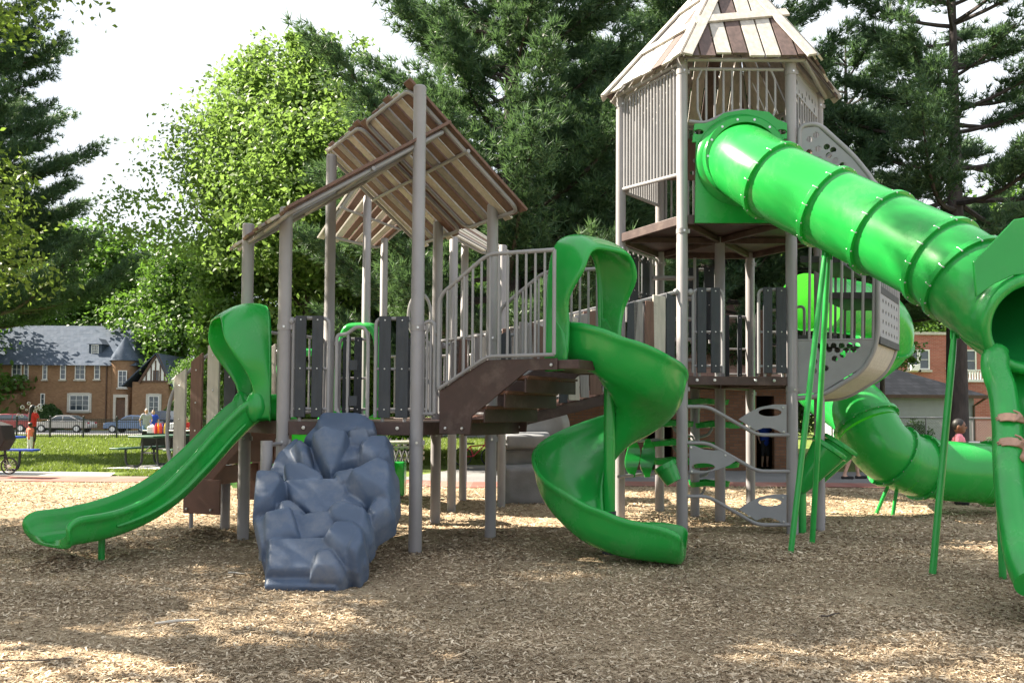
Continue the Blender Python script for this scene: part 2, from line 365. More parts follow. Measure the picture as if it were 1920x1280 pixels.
def circ(c, ux, uy, rx, ry, n=14): return [V(c) + ux * (rx * math.cos(2 * math.pi * i / n)) + uy * (ry * math.sin(2 * math.pi * i / n)) for i in range(n)]
def sweep(m, path, prof, lat=None, closed=True, cap=True, mi=0, bank=None):
    """prof(i, t) -> [(lateral, up)]"""
    path = [V(p) for p in path]; n = len(path); rings = []
    for i in range(n):
        T = (path[min(i + 1, n - 1)] - path[max(i - 1, 0)]).normalized()
        Lx = V(lat).normalized() if lat is not None else T.cross(Z).normalized()
        U = Lx.cross(T).normalized()
        if U.z < 0: U = -U
        rings.append([path[i] + Lx * a + U * b for a, b in prof(i, i / (n - 1))])
    m.grid(rings, closed, False, cap, mi)
def hood(root, o, d, wd, h, reach, name='hood', flare=1.25, th=0.03, low=0.1, mt='green', drop=0.0, y0=.25):
    """moulded entrance arch: side walls that lean out into a visor"""
    o = V(o); d = V((d[0], d[1], 0)).normalized(); s = V((d.y, -d.x, 0)); m = MB(); rings = []; K = 8
    na = 28
    for k in range(K + 1):
        t = k / K; row = []
        for i in range(na + 1):
            a = i / na
            ang = math.pi * a; e = 0.42
            x = -math.copysign(abs(math.cos(ang)) ** e, math.cos(ang)); y = abs(math.sin(ang)) ** 0.55
            rr = low + reach * ease(max(0, min(1, (y - y0) / (.85 - y0))))
            fl = 1 + (flare - 1) * t * ease(max(0, min(1, (y - .2) / .5))) - 0.13 * t * math.exp(-((y - .30) / .16) ** 2)
            hh = h * y * (1 + 0.03 * math.sin(math.pi * t)) - drop * t * t * y
            row.append(o + s * (x * wd / 2 * fl) + d * (rr * t) + Z * hh)
        rings.append(row)
    m.grid(rings, False)
    # back flange
    row2 = [p + (p - o - Z * (h * .45)).normalized() * -0.07 for p in rings[0]]
    m.grid([row2, rings[0]], False)
    ob = m.build(name, M[mt], root, smooth=180)
    md = ob.modifiers.new('w', 'WELD'); md.merge_threshold = 0.001
    md = ob.modifiers.new('t', 'SOLIDIFY'); md.thickness = th; md.offset = 0
    md = ob.modifiers.new('sub', 'SUBSURF'); md.levels = 1; md.render_levels = 1
    return ob

# ================================================================ near platform (hexagonal deck under the twisted slat roof)
FL, FR, RR, BR, BL, LL = XY(531, 8.35), XY(781, 8.35), XY(921, 9.48), XY(818, 10.6), XY(615, 10.4), XY(460, 9.2)
plat = thing('play_platform', 'brown play platform under a large tilted slat roof, behind the blue rock wall', 'play platform', (FL + BR) / 2)
ZL = 1.28
for p, zt, j in ((FL, 3.38, None), (FR, 4.60, ZAT(522, FR)), (RR, 3.70, None), (BR, 3.75, None), (BL, 4.52, ZAT(585, BL)), (LL, 3.40, None)): post(plat, p, zt, joint=j, bands=(2.2, 1.08))
hexdeck(plat, [FL, FR, RR, BR, BL, LL], ZL, bl=[FL.lerp(FR, t) + V((0, -.035, ZL - .062)) for t in (.16, .86)])
u = V((-.5, .866, 0)); rt = FR
def pr(k, L, z0, sl, left=False):
    v = V((-.866, -.5, 0)) if left else V((.866, .5, 0))
    return V((rt.x, rt.y, 0)) + u * L + v * k + Z * (z0 - sl * k)
mixc = ['brown', 'brown', 'cream', 'brown', 'greyb', 'brown', 'cream', 'brown']
quad_roof(plat, pr(-.1, .0, 4.55, .80), pr(-.1, 2.85, 4.62, .80), pr(1.28, .06, 4.55, .80), pr(1.28, 2.85, 4.62, .80), 15, mixc, frames=2, seed=3)
quad_roof(plat, pr(-.32, -.06, 4.05, .66, True), pr(-.32, 2.3, 4.05, .66, True), pr(1.32, -.06, 4.05, .66, True), pr(1.32, 2.3, 4.05, .66, True), 13, mixc, frames=2, seed=4)
# front rails
nf = V((0, -1, 0))
board_panel(plat, FL, FR, .07, .335, ZL + .02, 2.29, ((.08, .38), (.55, .86)), out=nf, knob=0)
board_panel(plat, FL, FR, .69, .965, ZL + .02, 2.29, ((.1, .42), (.56, .90)), out=nf, knob=1)
m = MB(); A = FL.lerp(FR, .395); B = FL.lerp(FR, .63)
q = [A + Z * (ZL + .1), A + Z * 2.13, A.lerp(B, .3) + Z * 2.13, A.lerp(B, .62) + Z * 2.21, A.lerp(B, .9) + Z * 2.2, B + Z * 2.08, B + Z * (ZL - .02)]
m.tube(fillet(q, .09, 5), .018, 10); m.tube(fillet([A + Z * (ZL + .15), A + V((.03, 0, ZL + .06)), B + Z * (ZL + .06)], .05), .015, 8)
m.tube([A.lerp(B, .36) + Z * (ZL + .06), A.lerp(B, .36) + Z * 2.13], .014, 8)
ho = m.build('handhold_frame', M['bar'], plat)
for z in (1.83, 1.48): m = MB(); m.obox(A.lerp(B, .55) + V((0, -.01, z)), V((.04, 0, 0)), V((0, .012, 0)), Z * .05); m.build('clamp', M['slate'], ho, bevel=.004)
bar_panel(plat, BL, LL, ZL + .08, 2.25, 8); bar_panel(plat, BR, RR, ZL + .08, 2.25, 3)
board_panel(plat, BL, BR, .1, .36, ZL + .02, 2.26, out=(0, -1, 0)); board_panel(plat, BL, BR, .66, .93, ZL + .02, 2.26, out=(0, -1, 0))

# ================================================================ tower
TA, TB, TC, TD, TE, TF, TM = XY(1279, 9.9), XY(1485, 9.9), XY(1163, 11.0), XY(1537, 11.0), XY(1237, 12.1), XY(1407, 12.1), XY(1350, 11.0)
tower = thing('play_tower', 'tall grey playground tower with barred upper room and pointed wooden slat roof', 'play tower', (TA + TF) / 2)
ZT, ZU = 1.81, 3.69
for p in (TA, TB, TC, TD, TE, TF): post(tower, p, 5.55, joint=ZAT(455, p) if p in (TA, TB) else None, bands=(1.66, 3.5, 5.38))
post(tower, TM, ZU - .03, joint=ZAT(480, TM))
hexdeck(tower, [TA, TB, TD, TF, TE, TC], ZT, .1, bl=[TA.lerp(TB, t) + V((0, -.035, ZT - .045)) for t in (.13, .29, .66, .83)])
hexdeck(tower, [TA, TB, TD, TF, TE, TC], ZU, .11)
# upper bars
bar_panel(tower, TC, TA, (ZAT(356, TC), ZAT(326, TA)), 5.45, 16, .016); bar_panel(tower, TC, TE, (ZAT(358, TC), ZAT(388, TE)), 5.45, 14, .016)
m = MB(); m.tube([TC + Z * ZAT(356, TC), TA + Z * ZAT(326, TA)], .024, 10); m.tube([TC + Z * ZAT(358, TC), TE + Z * ZAT(386, TE)], .02, 10); m.ball(TC + Z * ZAT(356, TC) + V((.06, -.03, 0)), .05); m.build('grab_rail', M['bar'], tower)
bar_panel(tower, TB, TD, 4.72, 5.45, 9, .015); bar_panel(tower, TE, TF, ZU + .1, 5.45, 13, .014); bar_panel(tower, TF, TD, ZU + .1, 5.45, 12, .014)
m = MB(); a = TA + V((.08, 0, 0)); b = TB - V((.08, 0, 0))
arch = smoothpath([a + Z * 4.80, a.lerp(b, .18) + Z * 4.79, a.lerp(b, .36) + Z * 4.88, a.lerp(b, .55) + Z * 4.93, a.lerp(b, .72) + Z * 4.89, a.lerp(b, .85) + Z * 4.80, b + Z * 4.79], 5)
m.tube(arch, .022, 10); m.tube([a + Z * 5.42, b + Z * 5.42], .02, 10)
for i in range(1, 11):
    p = a.lerp(b, i / 11); z0 = min(arch, key=lambda q: abs(q.x - p.x)).z; zz = [p + Z * z0, p + Z * 5.42]
    if i == 1: zz = [p + V((.05, 0, z0)), p + V((.0, 0, z0 + .15)), p + Z * 5.3, p + V((.05, 0, 5.42))]
    if i == 10: zz = [p + V((-.05, 0, z0)), p + V((.0, 0, z0 + .15)), p + Z * 5.3, p + V((-.05, 0, 5.42))]
    m.tube(zz, .014, 8, False)
m.build('bar_panel', M['bar'], tower)
# perforated frieze boards seen through the bars at the back and right
for (a, b, z0, z1) in ((TE, TF, 4.7, 5.3), (TB, TD, 5.2, 5.5), (TF, TD, 4.7, 5.2)):
    d = (b - a).normalized(); nn = V((d.y, -d.x, 0)); rnd = random.Random(5); a2 = a + d * .1; L = (b - a).length - .2; hs = []
    for i in range(7):
        for k in range(3 if z1 - z0 > .4 else 2):
            if rnd.random() < .8: hs.append(circ(a2 + d * (L * (i + .5 + .3 * (k % 2)) / 7.6) + Z * (z0 + (z1 - z0) * (k + .6) / 3.4), d, Z, .035, .035, 8))
    m = MB(); holed(m, [a2 + Z * z0, a2 + d * L + Z * z0, a2 + d * L + Z * z1, a2 + Z * z1], hs, nn * .015); m.build('perforated_panel', M['plate'] if z0 > 5 else M['brown'], tower, smooth=0)
# lower rails
board_panel(tower, TA, TB, .10, .37, ZT + .02, ZAT(543, TA), ((.12, .42), (.58, .88)), out=nf, knob=0)
board_panel(tower, TA, TB, .70, .97, ZT + .02, ZAT(543, TB), ((.12, .42), (.56, .90)), out=nf, knob=1)
bar_panel(tower, TC, TE, ZT + .1, 2.85, 6); bar_panel(tower, TE, TC, 2.95, ZU - .15, 6)
board_panel(tower, TC, TE, .15, .8, 2.55, 3.45, ((.05, .35), (.5, .8)), out=(.5, -.86, 0))
board_panel(tower, TE, TF, .28, .62, 2.4, 3.42, ((.1, .42), (.6, .92)), out=(0, -1, 0))
board_panel(tower, TE, TF, .62, .97, ZT + .02, 2.75, ((.08, .4), (.66, .8)), out=(0, -1, 0))
board_panel(tower, TF, TD, .1, .8, ZT + .02, 2.8, ((.12, .35), (.6, .85)), out=(-.86, -.5, 0), bm='brown')
m = MB()
for z in (2.1, 2.38, 2.66, 2.94, 3.22): m.obox(TE.lerp(TA, .22) + V((.12, 0, z)), V((.28, 0, 0)), V((0, .09, 0)), Z * .018)
for x in (-.3, .3): m.tube([TE.lerp(TA, .22) + V((.12 + x, 0, ZT)), TE.lerp(TA, .22) + V((.12 + x, 0, 3.5))], .02, 8)
m.build('inner_ladder', M['bar'], tower)
# steering wheel
m = MB(); c = TF.lerp(TD, .45) + V((-.06, -.06, 2.46)); dx = V((.94, -.34, 0))
m.tube([c + dx * (.15 * math.cos(t)) + Z * (.15 * math.sin(t)) for t in [2 * math.pi * i / 24 for i in range(24)]], .014, 8, closed=True)
for t in (0.5, 2.6, 4.7): m.tube([c, c + dx * (.15 * math.cos(t)) + Z * (.15 * math.sin(t))], .012, 6)
m.build('steering_wheel', M['black'], tower)
# roof
RC = V((2.70, 11.0, 0)); AP = V((2.80, 11.0, 7.28)); RE = [RC + V((1.5 * math.cos(R(a)), 1.5 * math.sin(R(a)), 5.50)) for a in (240, 300, 0, 60, 120, 180)]
roof = MB(); cl = ['cream', 'brown', 'cream', 'brown', 'cream', 'cream', 'brown']
mi = {'cream': 0, 'brown': 1, 'greyb': 2}
for k in range(6):
    a, b = RE[k], RE[(k + 1) % 6]; d = (b - a).normalized(); L = (b - a).length; mid = (a + b) / 2; up = (AP - mid); up = (up - d * up.dot(d)); H = up.length; up.normalize()
    nn = d.cross(up).normalized(); nn = nn if nn.z > 0 else -nn; ax = (AP - a).dot(d); NP = 8; rnd = random.Random(k + 2)
    cols = ['brown', 'brown', 'cream', 'brown', 'cream', 'cream', 'brown', 'brown'] if k == 0 else [rnd.choice(['cream', 'cream', 'cream', 'greyb', 'brown']) for _ in range(NP)]
    for i in range(NP):
        u0 = L * (i + .06) / NP; u1 = L * (i + .94) / NP; dd = rnd.uniform(-.03, .04)
        def hmax(x): return H * (x / ax if x < ax else (L - x) / (L - ax))
        pl = [a + d * u0 - up * dd, a + d * u1 - up * dd, a + d * u1 + up * max(hmax(u1) - .03, 0)]
        if u0 < ax < u1: pl.append(a + d * ax + up * (H - .05))
        pl.append(a + d * u0 + up * max(hmax(u0) - .03, 0))
        roof.prism(pl, nn * .025, mi[cols[i]])
    # cross battens on the outside
    for (f, s0, s1, tl, c) in (((.36, -.1, 1.1, .10, 'cream'), (.72, -.05, .95, -.1, 'brown')) if k == 0 else ((.30, 0, 1, rnd.uniform(-.06, .06), 'cream'), (.62, .1, .95, rnd.uniform(-.06, .06), 'cream'))):
        wl = L * (1 - f); x0 = ax * f + wl * s0; x1 = ax * f + wl * s1
        p0 = a + d * x0 + up * (H * f - tl) + nn * .045; p1 = a + d * x1 + up * (H * f + tl) + nn * .045
        roof.beam(p0, p1, .14, .025, up=nn, mi=mi[c])
    # hip boards
    for sgn, e in ((1, a), (-1, b)):
        hd = (AP - e).normalized(); sd = hd.cross(nn).normalized(); sd = sd if sd.dot(d) * sgn > 0 else -sd
        roof.obox((e + AP) / 2 + sd * .05 + nn * .048 - hd * .04, hd * ((AP - e).length / 2), sd * .055, nn * .013, 0)
rf = roof.build('roof', [M['creamr'], M['brownr'], M['greyb']], tower, bevel=.004)
m = MB()
for k in range(6):
    q0, q1 = [(e - RC) * .91 + RC + Z * (.49) for e in (RE[k], RE[(k + 1) % 6])]; q0.z = q1.z = RE[0].z - .0
    m.tube([q0, q1], .025, 8); m.tube([q0, AP - Z * .16], .022, 8)
m.build('roof_frame', M['bar'], rf)

# ================================================================ rear shelter
Q1, Q2, Q3, Q4, Q5 = XY(684, 12.4), XY(717, 13.7), XY(848, 11.8), XY(869, 13.3), XY(941, 12.4)
rear = thing('rear_play_shelter', 'small sunlit slat-roofed play shelter standing behind the near platform', 'play shelter', (Q2.x, Q2.y, 0))
for p, y in ((Q1, 335), (Q2, 447), (Q3, 445), (Q4, 455), (Q5, 460)): post(rear, p, ZAT(y, p), joint=ZAT(532, p) if p is Q1 else None, r=.06)
quad_roof(rear, P(672, 330, 11.9), P(795, 392, 13.6), P(598, 442, 12.2), P(708, 466, 14.2), 9, ['cream', 'brown', 'cream', 'brown', 'brown'], frames=1, seed=8)
quad_roof(rear, P(815, 424, 12.2), P(868, 418, 14.2), P(905, 472, 12.5), P(965, 480, 14.5), 9, ['cream', 'greyb', 'brown', 'cream'], frames=1, seed=9)
hexdeck(rear, [Q1, Q3, Q5, Q4, Q2], 1.28)
bar_panel(rear, Q2, Q4, 1.36, 2.25, 9); bar_panel(rear, Q5, Q4, 1.36, 2.25, 6)
board_panel(rear, Q1, Q3, .62, .95, 1.3, 2.28, out=(0, -1, 0))
# round bubble panel rim
m = MB(); c = P(787, 592, 12.9); m.tube(circ(c, V((1, 0, 0)), Z, .17, .34, 28), .025, 8, closed=True); m.build('porthole_ring', M['bar'], rear)

# ================================================================ stair to the spiral slide
D1 = V((.866, -.5, 0)); S1 = V((.5, .866, 0)); ZS = 1.86
stair = thing('stair', 'dark brown ribbed stair with grey railings rising to the spiral slide', 'stairs', FR + D1 * .8)
w0 = .03; w1 = 1.12
def st(l, s, z): return V((FR.x, FR.y, 0)) + D1 * l + S1 * s + Z * z
for s in (w0, w1):
    m = MB(); pl = [(.25, 1.17), (.25, 1.585), (.78, 1.87), (1.52, 1.87), (1.52, 1.765), (1.22, 1.765), (.62, 1.34), (.60, 1.17)]
    m.prism([st(l, s, z) for l, z in pl], S1 * .02); 
    bolts(m, [st(.33, s - .012, 1.225), st(.52, s - .012, 1.225), st(1.47, s - .012, 1.81)], -S1, .014); m.build('stringer', [M['deck'], M['bolt']], stair, bevel=.003)
for i, (l, z) in enumerate(((.42, 1.30), (.64, 1.43), (.86, 1.57), (1.08, 1.71))):
    m = MB(); m.obox(st(l, (w0 + w1) / 2 + .01, z), D1 * .13, S1 * ((w1 - w0) / 2 - .02), Z * .012)
    m.obox(st(l + .10, (w0 + w1) / 2 + .01, z - .08), D1 * .008, S1 * ((w1 - w0) / 2 - .02), Z * .066, 1)
    for k in range(22): m.tube([st(l - .13, w0 + .05 + k * .047, z - .014), st(l + .12, w0 + .05 + k * .047, z - .014)], .012, 6)
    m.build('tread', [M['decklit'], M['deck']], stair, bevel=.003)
m = MB(); m.obox(st(1.46, (w0 + w1) / 2 + .01, ZS - .045), D1 * .26, S1 * ((w1 - w0) / 2 - .02), Z * .04); m.build('landing', M['deck'], stair, bevel=.004)
for s, nb in ((w0 - .02, 0), (w1 + .03, 1)):
    m = MB(); top = fillet([st(.25, s, 1.62), st(.25, s, 2.50), st(.80, s, 2.86), st(1.50, s, 2.84)], .1, 6); m.tube(top, .02, 10)
    bot = fillet([st(.25, s, 1.60), st(.80, s, 1.90), st(1.5, s, 1.90)], .05, 3); m.tube(bot, .018, 10); m.tube([st(1.5, s, 1.9), st(1.5, s, 2.84)], .018, 10)
    for i in range(1, 13):
        l = .25 + 1.25 * i / 13; zb = 1.60 + min(.30, (l - .25) * .545); zt = 2.50 + min(.36, (l - .25) * .655); zt -= max(0, l - .8) * .03
        m.tube([st(l, s, zb), st(l, s, zt)], .0125, 8, False)
    m.build('railing', M['bar'], stair)
bar_panel(stair, st(.02, w0, 0), st(.22, w0, 0), 1.36, 2.26, 2, inset=.03, name='gap_rail')

# ================================================================ plank bridge to the tower
bridge = thing('plank_bridge', 'sloping bridge with leaning brown, grey and cream rail boards, leading up to the tower', 'play bridge', (RR + TA) / 2)
for (a, b, far) in ((RR, TA, 0), (BR, TC, 1)):
    a = V((a.x, a.y, 0)); b = V((b.x, b.y, 0)); d = (b - a).normalized(); s = V((d.y, -d.x, 0)); a0 = a + d * .08 + Z * ZL; b0 = b - d * .07 + Z * ZT
    m = MB(); m.beam(a0 - Z * .06, b0 - Z * .06, .05, .12); m.build('beam', M['deck'], bridge, bevel=.006)
    m = MB()
    m.tube([a0 + Z * .92, b0 + Z * .98], .021, 10); m.tube([a0 + Z * .10, b0 + Z * .10], .018, 10)
    m.ball(a0 + Z * .92, .04); m.ball(b0 + Z * .98, .04)
    rnd = random.Random(12 + far); n = 15
    for i in range(1, n):
        t = i / n; p = a0.lerp(b0, t); m.tube([p + Z * .1, p + d * rnd.uniform(-.07, .07) + Z * .94], .011, 6, False)
    rl = m.build('rail', M['bar'], bridge)
    cs = ['slate', 'greyb', 'greyb', 'brown', 'greyb', 'slate', 'cream', 'greyb', 'brown', 'greyb', 'greyb', 'slate', 'greyb', 'brown', 'cream', 'slate'] if not far else ['greyb', 'brown', 'greyb', 'cream', 'greyb', 'brown', 'cream', 'greyb', 'cream', 'slate', 'brown', 'greyb', 'cream', 'brown', 'cream', 'greyb']
    for i, c in enumerate(cs):
        t = (i + .75) / (len(cs) + .5); p = a0.lerp(b0, t); ln = rnd.uniform(-.05, .07); k = MB(); wd = .05 if c in ('slate', 'greyb') else .066
        k.prism([p - d * wd + Z * .02 - s * .0, p + d * wd + Z * .02, p + d * (wd * 1.15 + ln) + Z * rnd.uniform(.93, 1.0), p + d * (ln - wd * 1.15) + Z * rnd.uniform(.93, 1.0)], s * .03)
        for q in range(len(k.v)): k.v[q] += s * .024
        k.build('rail_board', M[c], rl, bevel=.005)
m = MB(); n = 17
for i in range(n):
    t0 = (i + .06) / n; t1 = (i + .94) / n; A0, A1, B0, B1 = [(x.lerp(y, t) + Z * (ZL + (ZT - ZL) * t)) for (x, y) in ((RR, TA), (BR, TC)) for t in (t0, t1)]
    m.prism([A0 - Z * .02, A1 - Z * .02, B1 - Z * .02, B0 - Z * .02], Z * .03)
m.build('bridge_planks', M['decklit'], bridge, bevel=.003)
m = MB(); pp = RR.lerp(TA, .61) + Z * (ZL + .33 - .06) + V((0, -.05, 0)); m.obox(pp, V((.065, .012, .012)), V((0, .004, 0)), Z * .05); m.build('bracket', M['bar'], bridge, bevel=.003)

# ================================================================ stair down at the far left, behind the straight slide
ls = thing('access_stair', 'brown access stair with cream, brown and charcoal side boards, behind the straight green slide', 'stairs', (LL + BL) / 2 + V((-.6, .4, 0)))
dl = V((-.866, .30, 0)).normalized(); sl_ = V((.30, .866, 0)).normalized()
def lp(l, s, z): return V((LL.x, LL.y, 0)) + V((-.02, .06, 0)) + dl * l + sl_ * s + Z * z
for s in (0.02, .95):
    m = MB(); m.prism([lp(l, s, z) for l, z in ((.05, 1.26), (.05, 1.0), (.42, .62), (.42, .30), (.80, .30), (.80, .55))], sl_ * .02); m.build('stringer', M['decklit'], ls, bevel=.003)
for l, z in ((.16, 1.02), (.40, .80), (.62, .56)):
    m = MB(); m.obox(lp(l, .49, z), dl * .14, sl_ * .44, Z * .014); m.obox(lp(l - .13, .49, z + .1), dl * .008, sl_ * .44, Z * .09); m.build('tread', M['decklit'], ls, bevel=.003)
m = MB(); m.prism([lp(.30, -.02, .24), lp(.78, -.02, .24), lp(.78, -.02, .62), lp(.30, -.02, .62)], sl_ * .03); bolts(m, [lp(.40, -.035, .29), lp(.72, -.035, .29)], -sl_, .014)
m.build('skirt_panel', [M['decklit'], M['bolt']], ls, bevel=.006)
for s in (-.03, 1.0):
    m = MB(); m.tube(fillet([lp(.1, s, 1.3), lp(.1, s, 2.2), lp(.55, s, 1.95), lp(.98, s, 1.6), lp(1.02, s, 1.0), lp(.9, s, .62)], .25, 6), .02, 10); fr = m.build('side_frame', M['bar'], ls)
    for l, z0, z1, c in ((.14, 1.2, 2.28, 'slate'), (.36, 1.05, 2.14, 'cream'), (.58, .95, 1.97, 'brown'), (.80, .75, 1.80, 'cream')):
        k = MB(); k.prism([lp(l - .075, s - .03, z0 + .04), lp(l + .075, s - .03, z0 - .04), lp(l + .075, s - .03, z1 - .06), lp(l - .075, s - .03, z1 + .04)], -sl_ * .03); 
        for f in (.2, .5, .85): k.disc(lp(l, s - .065, z0 + (z1 - z0) * f), sl_, .011, .008, 8, 1)
        k.build('side_board', [M[c], M['bolt']], fr, bevel=.006)
post(ls, lp(.62, .5, 0), .6, r=.055); post(ls, lp(.70, .02, 0), .30, r=.022)
# ================================================================ straight slide
sld = thing('straight_slide', 'straight green slide running down to the left of the blue rock wall', 'slide', (LL + FL) / 2)
ds = V((-.868, -.497, 0)).normalized(); so0 = (LL + FL) / 2 + V((.0, .02, 0))
prof_z = [(-.12, 1.30), (0, 1.30), (.12, 1.27), (.30, 1.10), (.58, .79), (.86, .53), (1.13, .37), (1.42, .275), (1.68, .235), (1.92, .225), (2.0, .20)]
_q = []; _p = so0 - ds * .12; _s0 = -.12
for s_k, z_k in prof_z:
    for _ in range(4):
        an = R(210 + 26 * ease(max(0, min(1, (_s0 - .3) / 1.5)))); stp = (s_k - _s0) / (4 - _); _p = _p + V((math.cos(an), math.sin(an), 0)) * stp; _s0 += stp
    _q.append(_p + Z * z_k)
path = smoothpath(_q, 5)
def chute_prof(wd, h, roll=.045, th=.022, taper=0.0):
    def f(i, t):
        e = max(0, (t - .90) / .10); hh = h * (1 - .45 * e * e) * (1 - taper * t); w = wd * (1 + .03 * e)
        w = wd * (1 + .16 * max(0, (t - .6) / .4)); hh = h * (1 - .62 * e * e) * (1 - taper * t)
        inn = [(-w, hh), (-w * .97, hh * .55), (-w * .9, hh * .22), (-w * .74, hh * .05), (-w * .4, 0), (0, -.004)]
        inn = inn + [(-a, b) for a, b in inn[-2::-1]]
        r = roll; out = [(w + r * .5, hh + r * .35), (w + r, hh), (w + r * 1.05, hh - r * .6), (w + r * .75, hh - r), (w + th + .006, hh - r * 1.25), (w + th, hh * .45), (w * .93 + th, hh * .13 - th), (w * .7, -th), (w * .35, -th * 1.3), (0, -th * 1.35)]
        out = out + [(-a, b) for a, b in out[-2::-1]]
        return inn + out
    return f
m = MB(); sweep(m, path, chute_prof(.29, .23, .055)); ch = m.build('chute', M['green'], sld, smooth=180, sub=1)
m = MB()   # moulded stiffening flutes along the sides
for sg in (-1, 1):
    q = []
    for i in range(14, len(path) - 12):
        T = (path[i + 1] - path[i - 1]).normalized(); q.append(path[i] + T.cross(Z).normalized() * sg * (.33 + .03 * max(0, (i / len(path) - .6) / .4)) + Z * .10)
    m.tube(q, [.012 + .016 * math.sin(math.pi * i / (len(q) - 1)) for i in range(len(q))], 8)
m.build('side_flute', M['green'], ch)
hood(sld, so0 + ds * .03 + Z * 1.27, ds, .76, 1.17, .33, flare=1.16, low=.14, drop=.14)
for sg in (-1, 1):
    m = MB(); s_ = V((ds.y, -ds.x, 0)) * sg; m.ball(so0 + ds * .16 + s_ * .33 + Z * 1.42, (.10, .07, .16), 12, 8); m.build('joint_collar', M['green'], sld)
m = MB(); e = path[-14]; e = V((e.x, e.y, 0)); m.tube([e - Z * .2, e + Z * .22], .03, 12); m.build('foot_post', M['greenm'], sld)

# ================================================================ climbing rock wall (photo outline rocks laid on a sloping plane)
rk = thing('rock_climbing_wall', 'blue grey moulded rock climbing wall sloping up to the near platform', 'climbing wall', V((-1.63, 7.5, 0)))
w_b, w_t = P(568, 1105, 6.62), P(650, 812, 8.28); w_b.z = 0.02
wu = V((1, 0, 0)); wv = (w_t - w_b); wn = wu.cross(wv).normalized(); wn = wn if wn.y < 0 else -wn
def onwall(px, py, lift=0):
    r = ray(px, py); o = V((0, 0, 1.4)); return o + r * ((w_b + wn * lift - o).dot(wn) / r.dot(wn))
rr_ = random.Random(21); m = MB()
def rock(poly, lift, thick, sh=.72, tilt=0.0):
    """poly: photo outline of one boulder face; hull from a shrunken front face to a wide back"""
    fr = [onwall(x, y, lift) for x, y in poly]; c = sum(fr, V((0, 0, 0))) / len(fr); pts = []
    for p in fr:
        pts.append(c + (p - c) * sh + wn * (thick * (.9 + .2 * rr_.random()) + tilt * (p - c).z))
        pts.append(c + (p - c) * (sh * .45 + .55) + wn * thick * .62); pts.append(c + (p - c) * 1.02 + wn * thick * .1); pts.append(c + (p - c) * 1.0 - wn * .18)
    h_ = MB(); h_.hull(pts); ob = h_.build('tmp', M['rock'], None, remesh=.018, smit=4); me = ob.data
    m.add([v.co.copy() for v in me.vertices], [list(p.vertices) for p in me.polygons]); bpy.data.objects.remove(ob); bpy.data.meshes.remove(me)
rocks = [
 ([(498, 1082), (640, 1085), (634, 1108), (496, 1106)], -.02, .05, .95, 0), ([(500, 1030), (650, 1030), (652, 1090), (498, 1088)], .0, .14, .86, .25),
 ([(590, 1042), (625, 1038), (650, 1075), (640, 1090), (580, 1088)], .06, .13, .6, 0), ([(492, 985), (560, 978), (572, 1030), (495, 1040)], .0, .2, .66, .3),
 ([(548, 990), (625, 985), (640, 1020), (560, 1035)], -.02, .15, .8, .6), ([(620, 1000), (668, 992), (690, 1010), (688, 1060), (650, 1075), (598, 1035)], .05, .20, .6, 0),
 ([(668, 1000), (686, 1015), (690, 1050), (672, 1078), (650, 1070)], .05, .2, .7, 0), ([(476, 990), (510, 980), (520, 1030), (492, 1055)], -.05, .16, .7, 0),
 ([(610, 975), (640, 962), (700, 985), (702, 1015), (690, 1030), (612, 998)], .0, .20, .7, .3), ([(518, 952), (548, 948), (582, 975), (575, 998), (515, 990)], .04, .13, .55, 0),
 ([(480, 915), (535, 912), (545, 935), (518, 975), (474, 985)], .0, .24, .66, .2), ([(532, 930), (590, 935), (648, 925), (660, 945), (640, 970), (600, 990), (548, 960)], -.04, .16, .9, .5),
 ([(640, 930), (682, 945), (690, 975), (640, 970)], -.05, .15, .8, 0), ([(640, 925), (720, 888), (748, 900), (750, 940), (738, 970), (690, 962), (650, 940)], .0, .26, .62, .25),
 ([(700, 955), (740, 945), (742, 975), (700, 1000), (682, 980)], .0, .16, .6, 0), ([(530, 900), (570, 896), (612, 912), (620, 930), (540, 932)], .0, .17, .8, .7),
 ([(500, 905), (520, 868), (560, 838), (600, 880), (610, 915), (535, 905)], -.08, .12, .85, .2), ([(543, 850), (560, 830), (586, 848), (590, 886), (570, 892)], .02, .14, .45, 0),
 ([(582, 846), (610, 838), (665, 842), (645, 885), (622, 908), (600, 880)], .02, .17, .75, .9), ([(640, 842), (675, 845), (678, 882), (640, 890)], .0, .13, .8, 0),
 ([(622, 900), (672, 892), (680, 905), (635, 928)], .06, .12, .7, 0), ([(672, 855), (700, 842), (738, 840), (736, 870), (700, 890), (672, 885)], .0, .2, .68, .2),
 ([(650, 828), (695, 824), (702, 850), (655, 848)], .05, .13, .75, .5), ([(672, 850), (690, 845), (700, 862), (684, 880)], .06, .14, .5, 0),
 ([(568, 835), (590, 815), (655, 812), (660, 840), (590, 848)], -.05, .12, .85, 0), ([(588, 815), (600, 797), (680, 798), (706, 806), (704, 828), (640, 832), (592, 826)], -.02, .16, .82, .2),
 ([(700, 835), (735, 845), (742, 890), (715, 900), (690, 870)], -.05, .2, .7, 0), ([(690, 890), (745, 895), (748, 930), (690, 930)], -.1, .15, .8, 0), ([(660, 806), (705, 802), (708, 830), (668, 832)], .02, .12, .8, 0)]
for r_ in rocks: rock(*r_)
body = [onwall(x, y, -.06) for x, y in ((505, 1080), (640, 1080), (690, 1030), (735, 950), (735, 860), (700, 815), (595, 812), (520, 880), (485, 960), (490, 1040))]
m.hull([p + wn * .03 for p in body] + [p - wn * .16 for p in body])
m.build('moulded_rocks', M['rock'], rk, remesh=.011, smit=2)
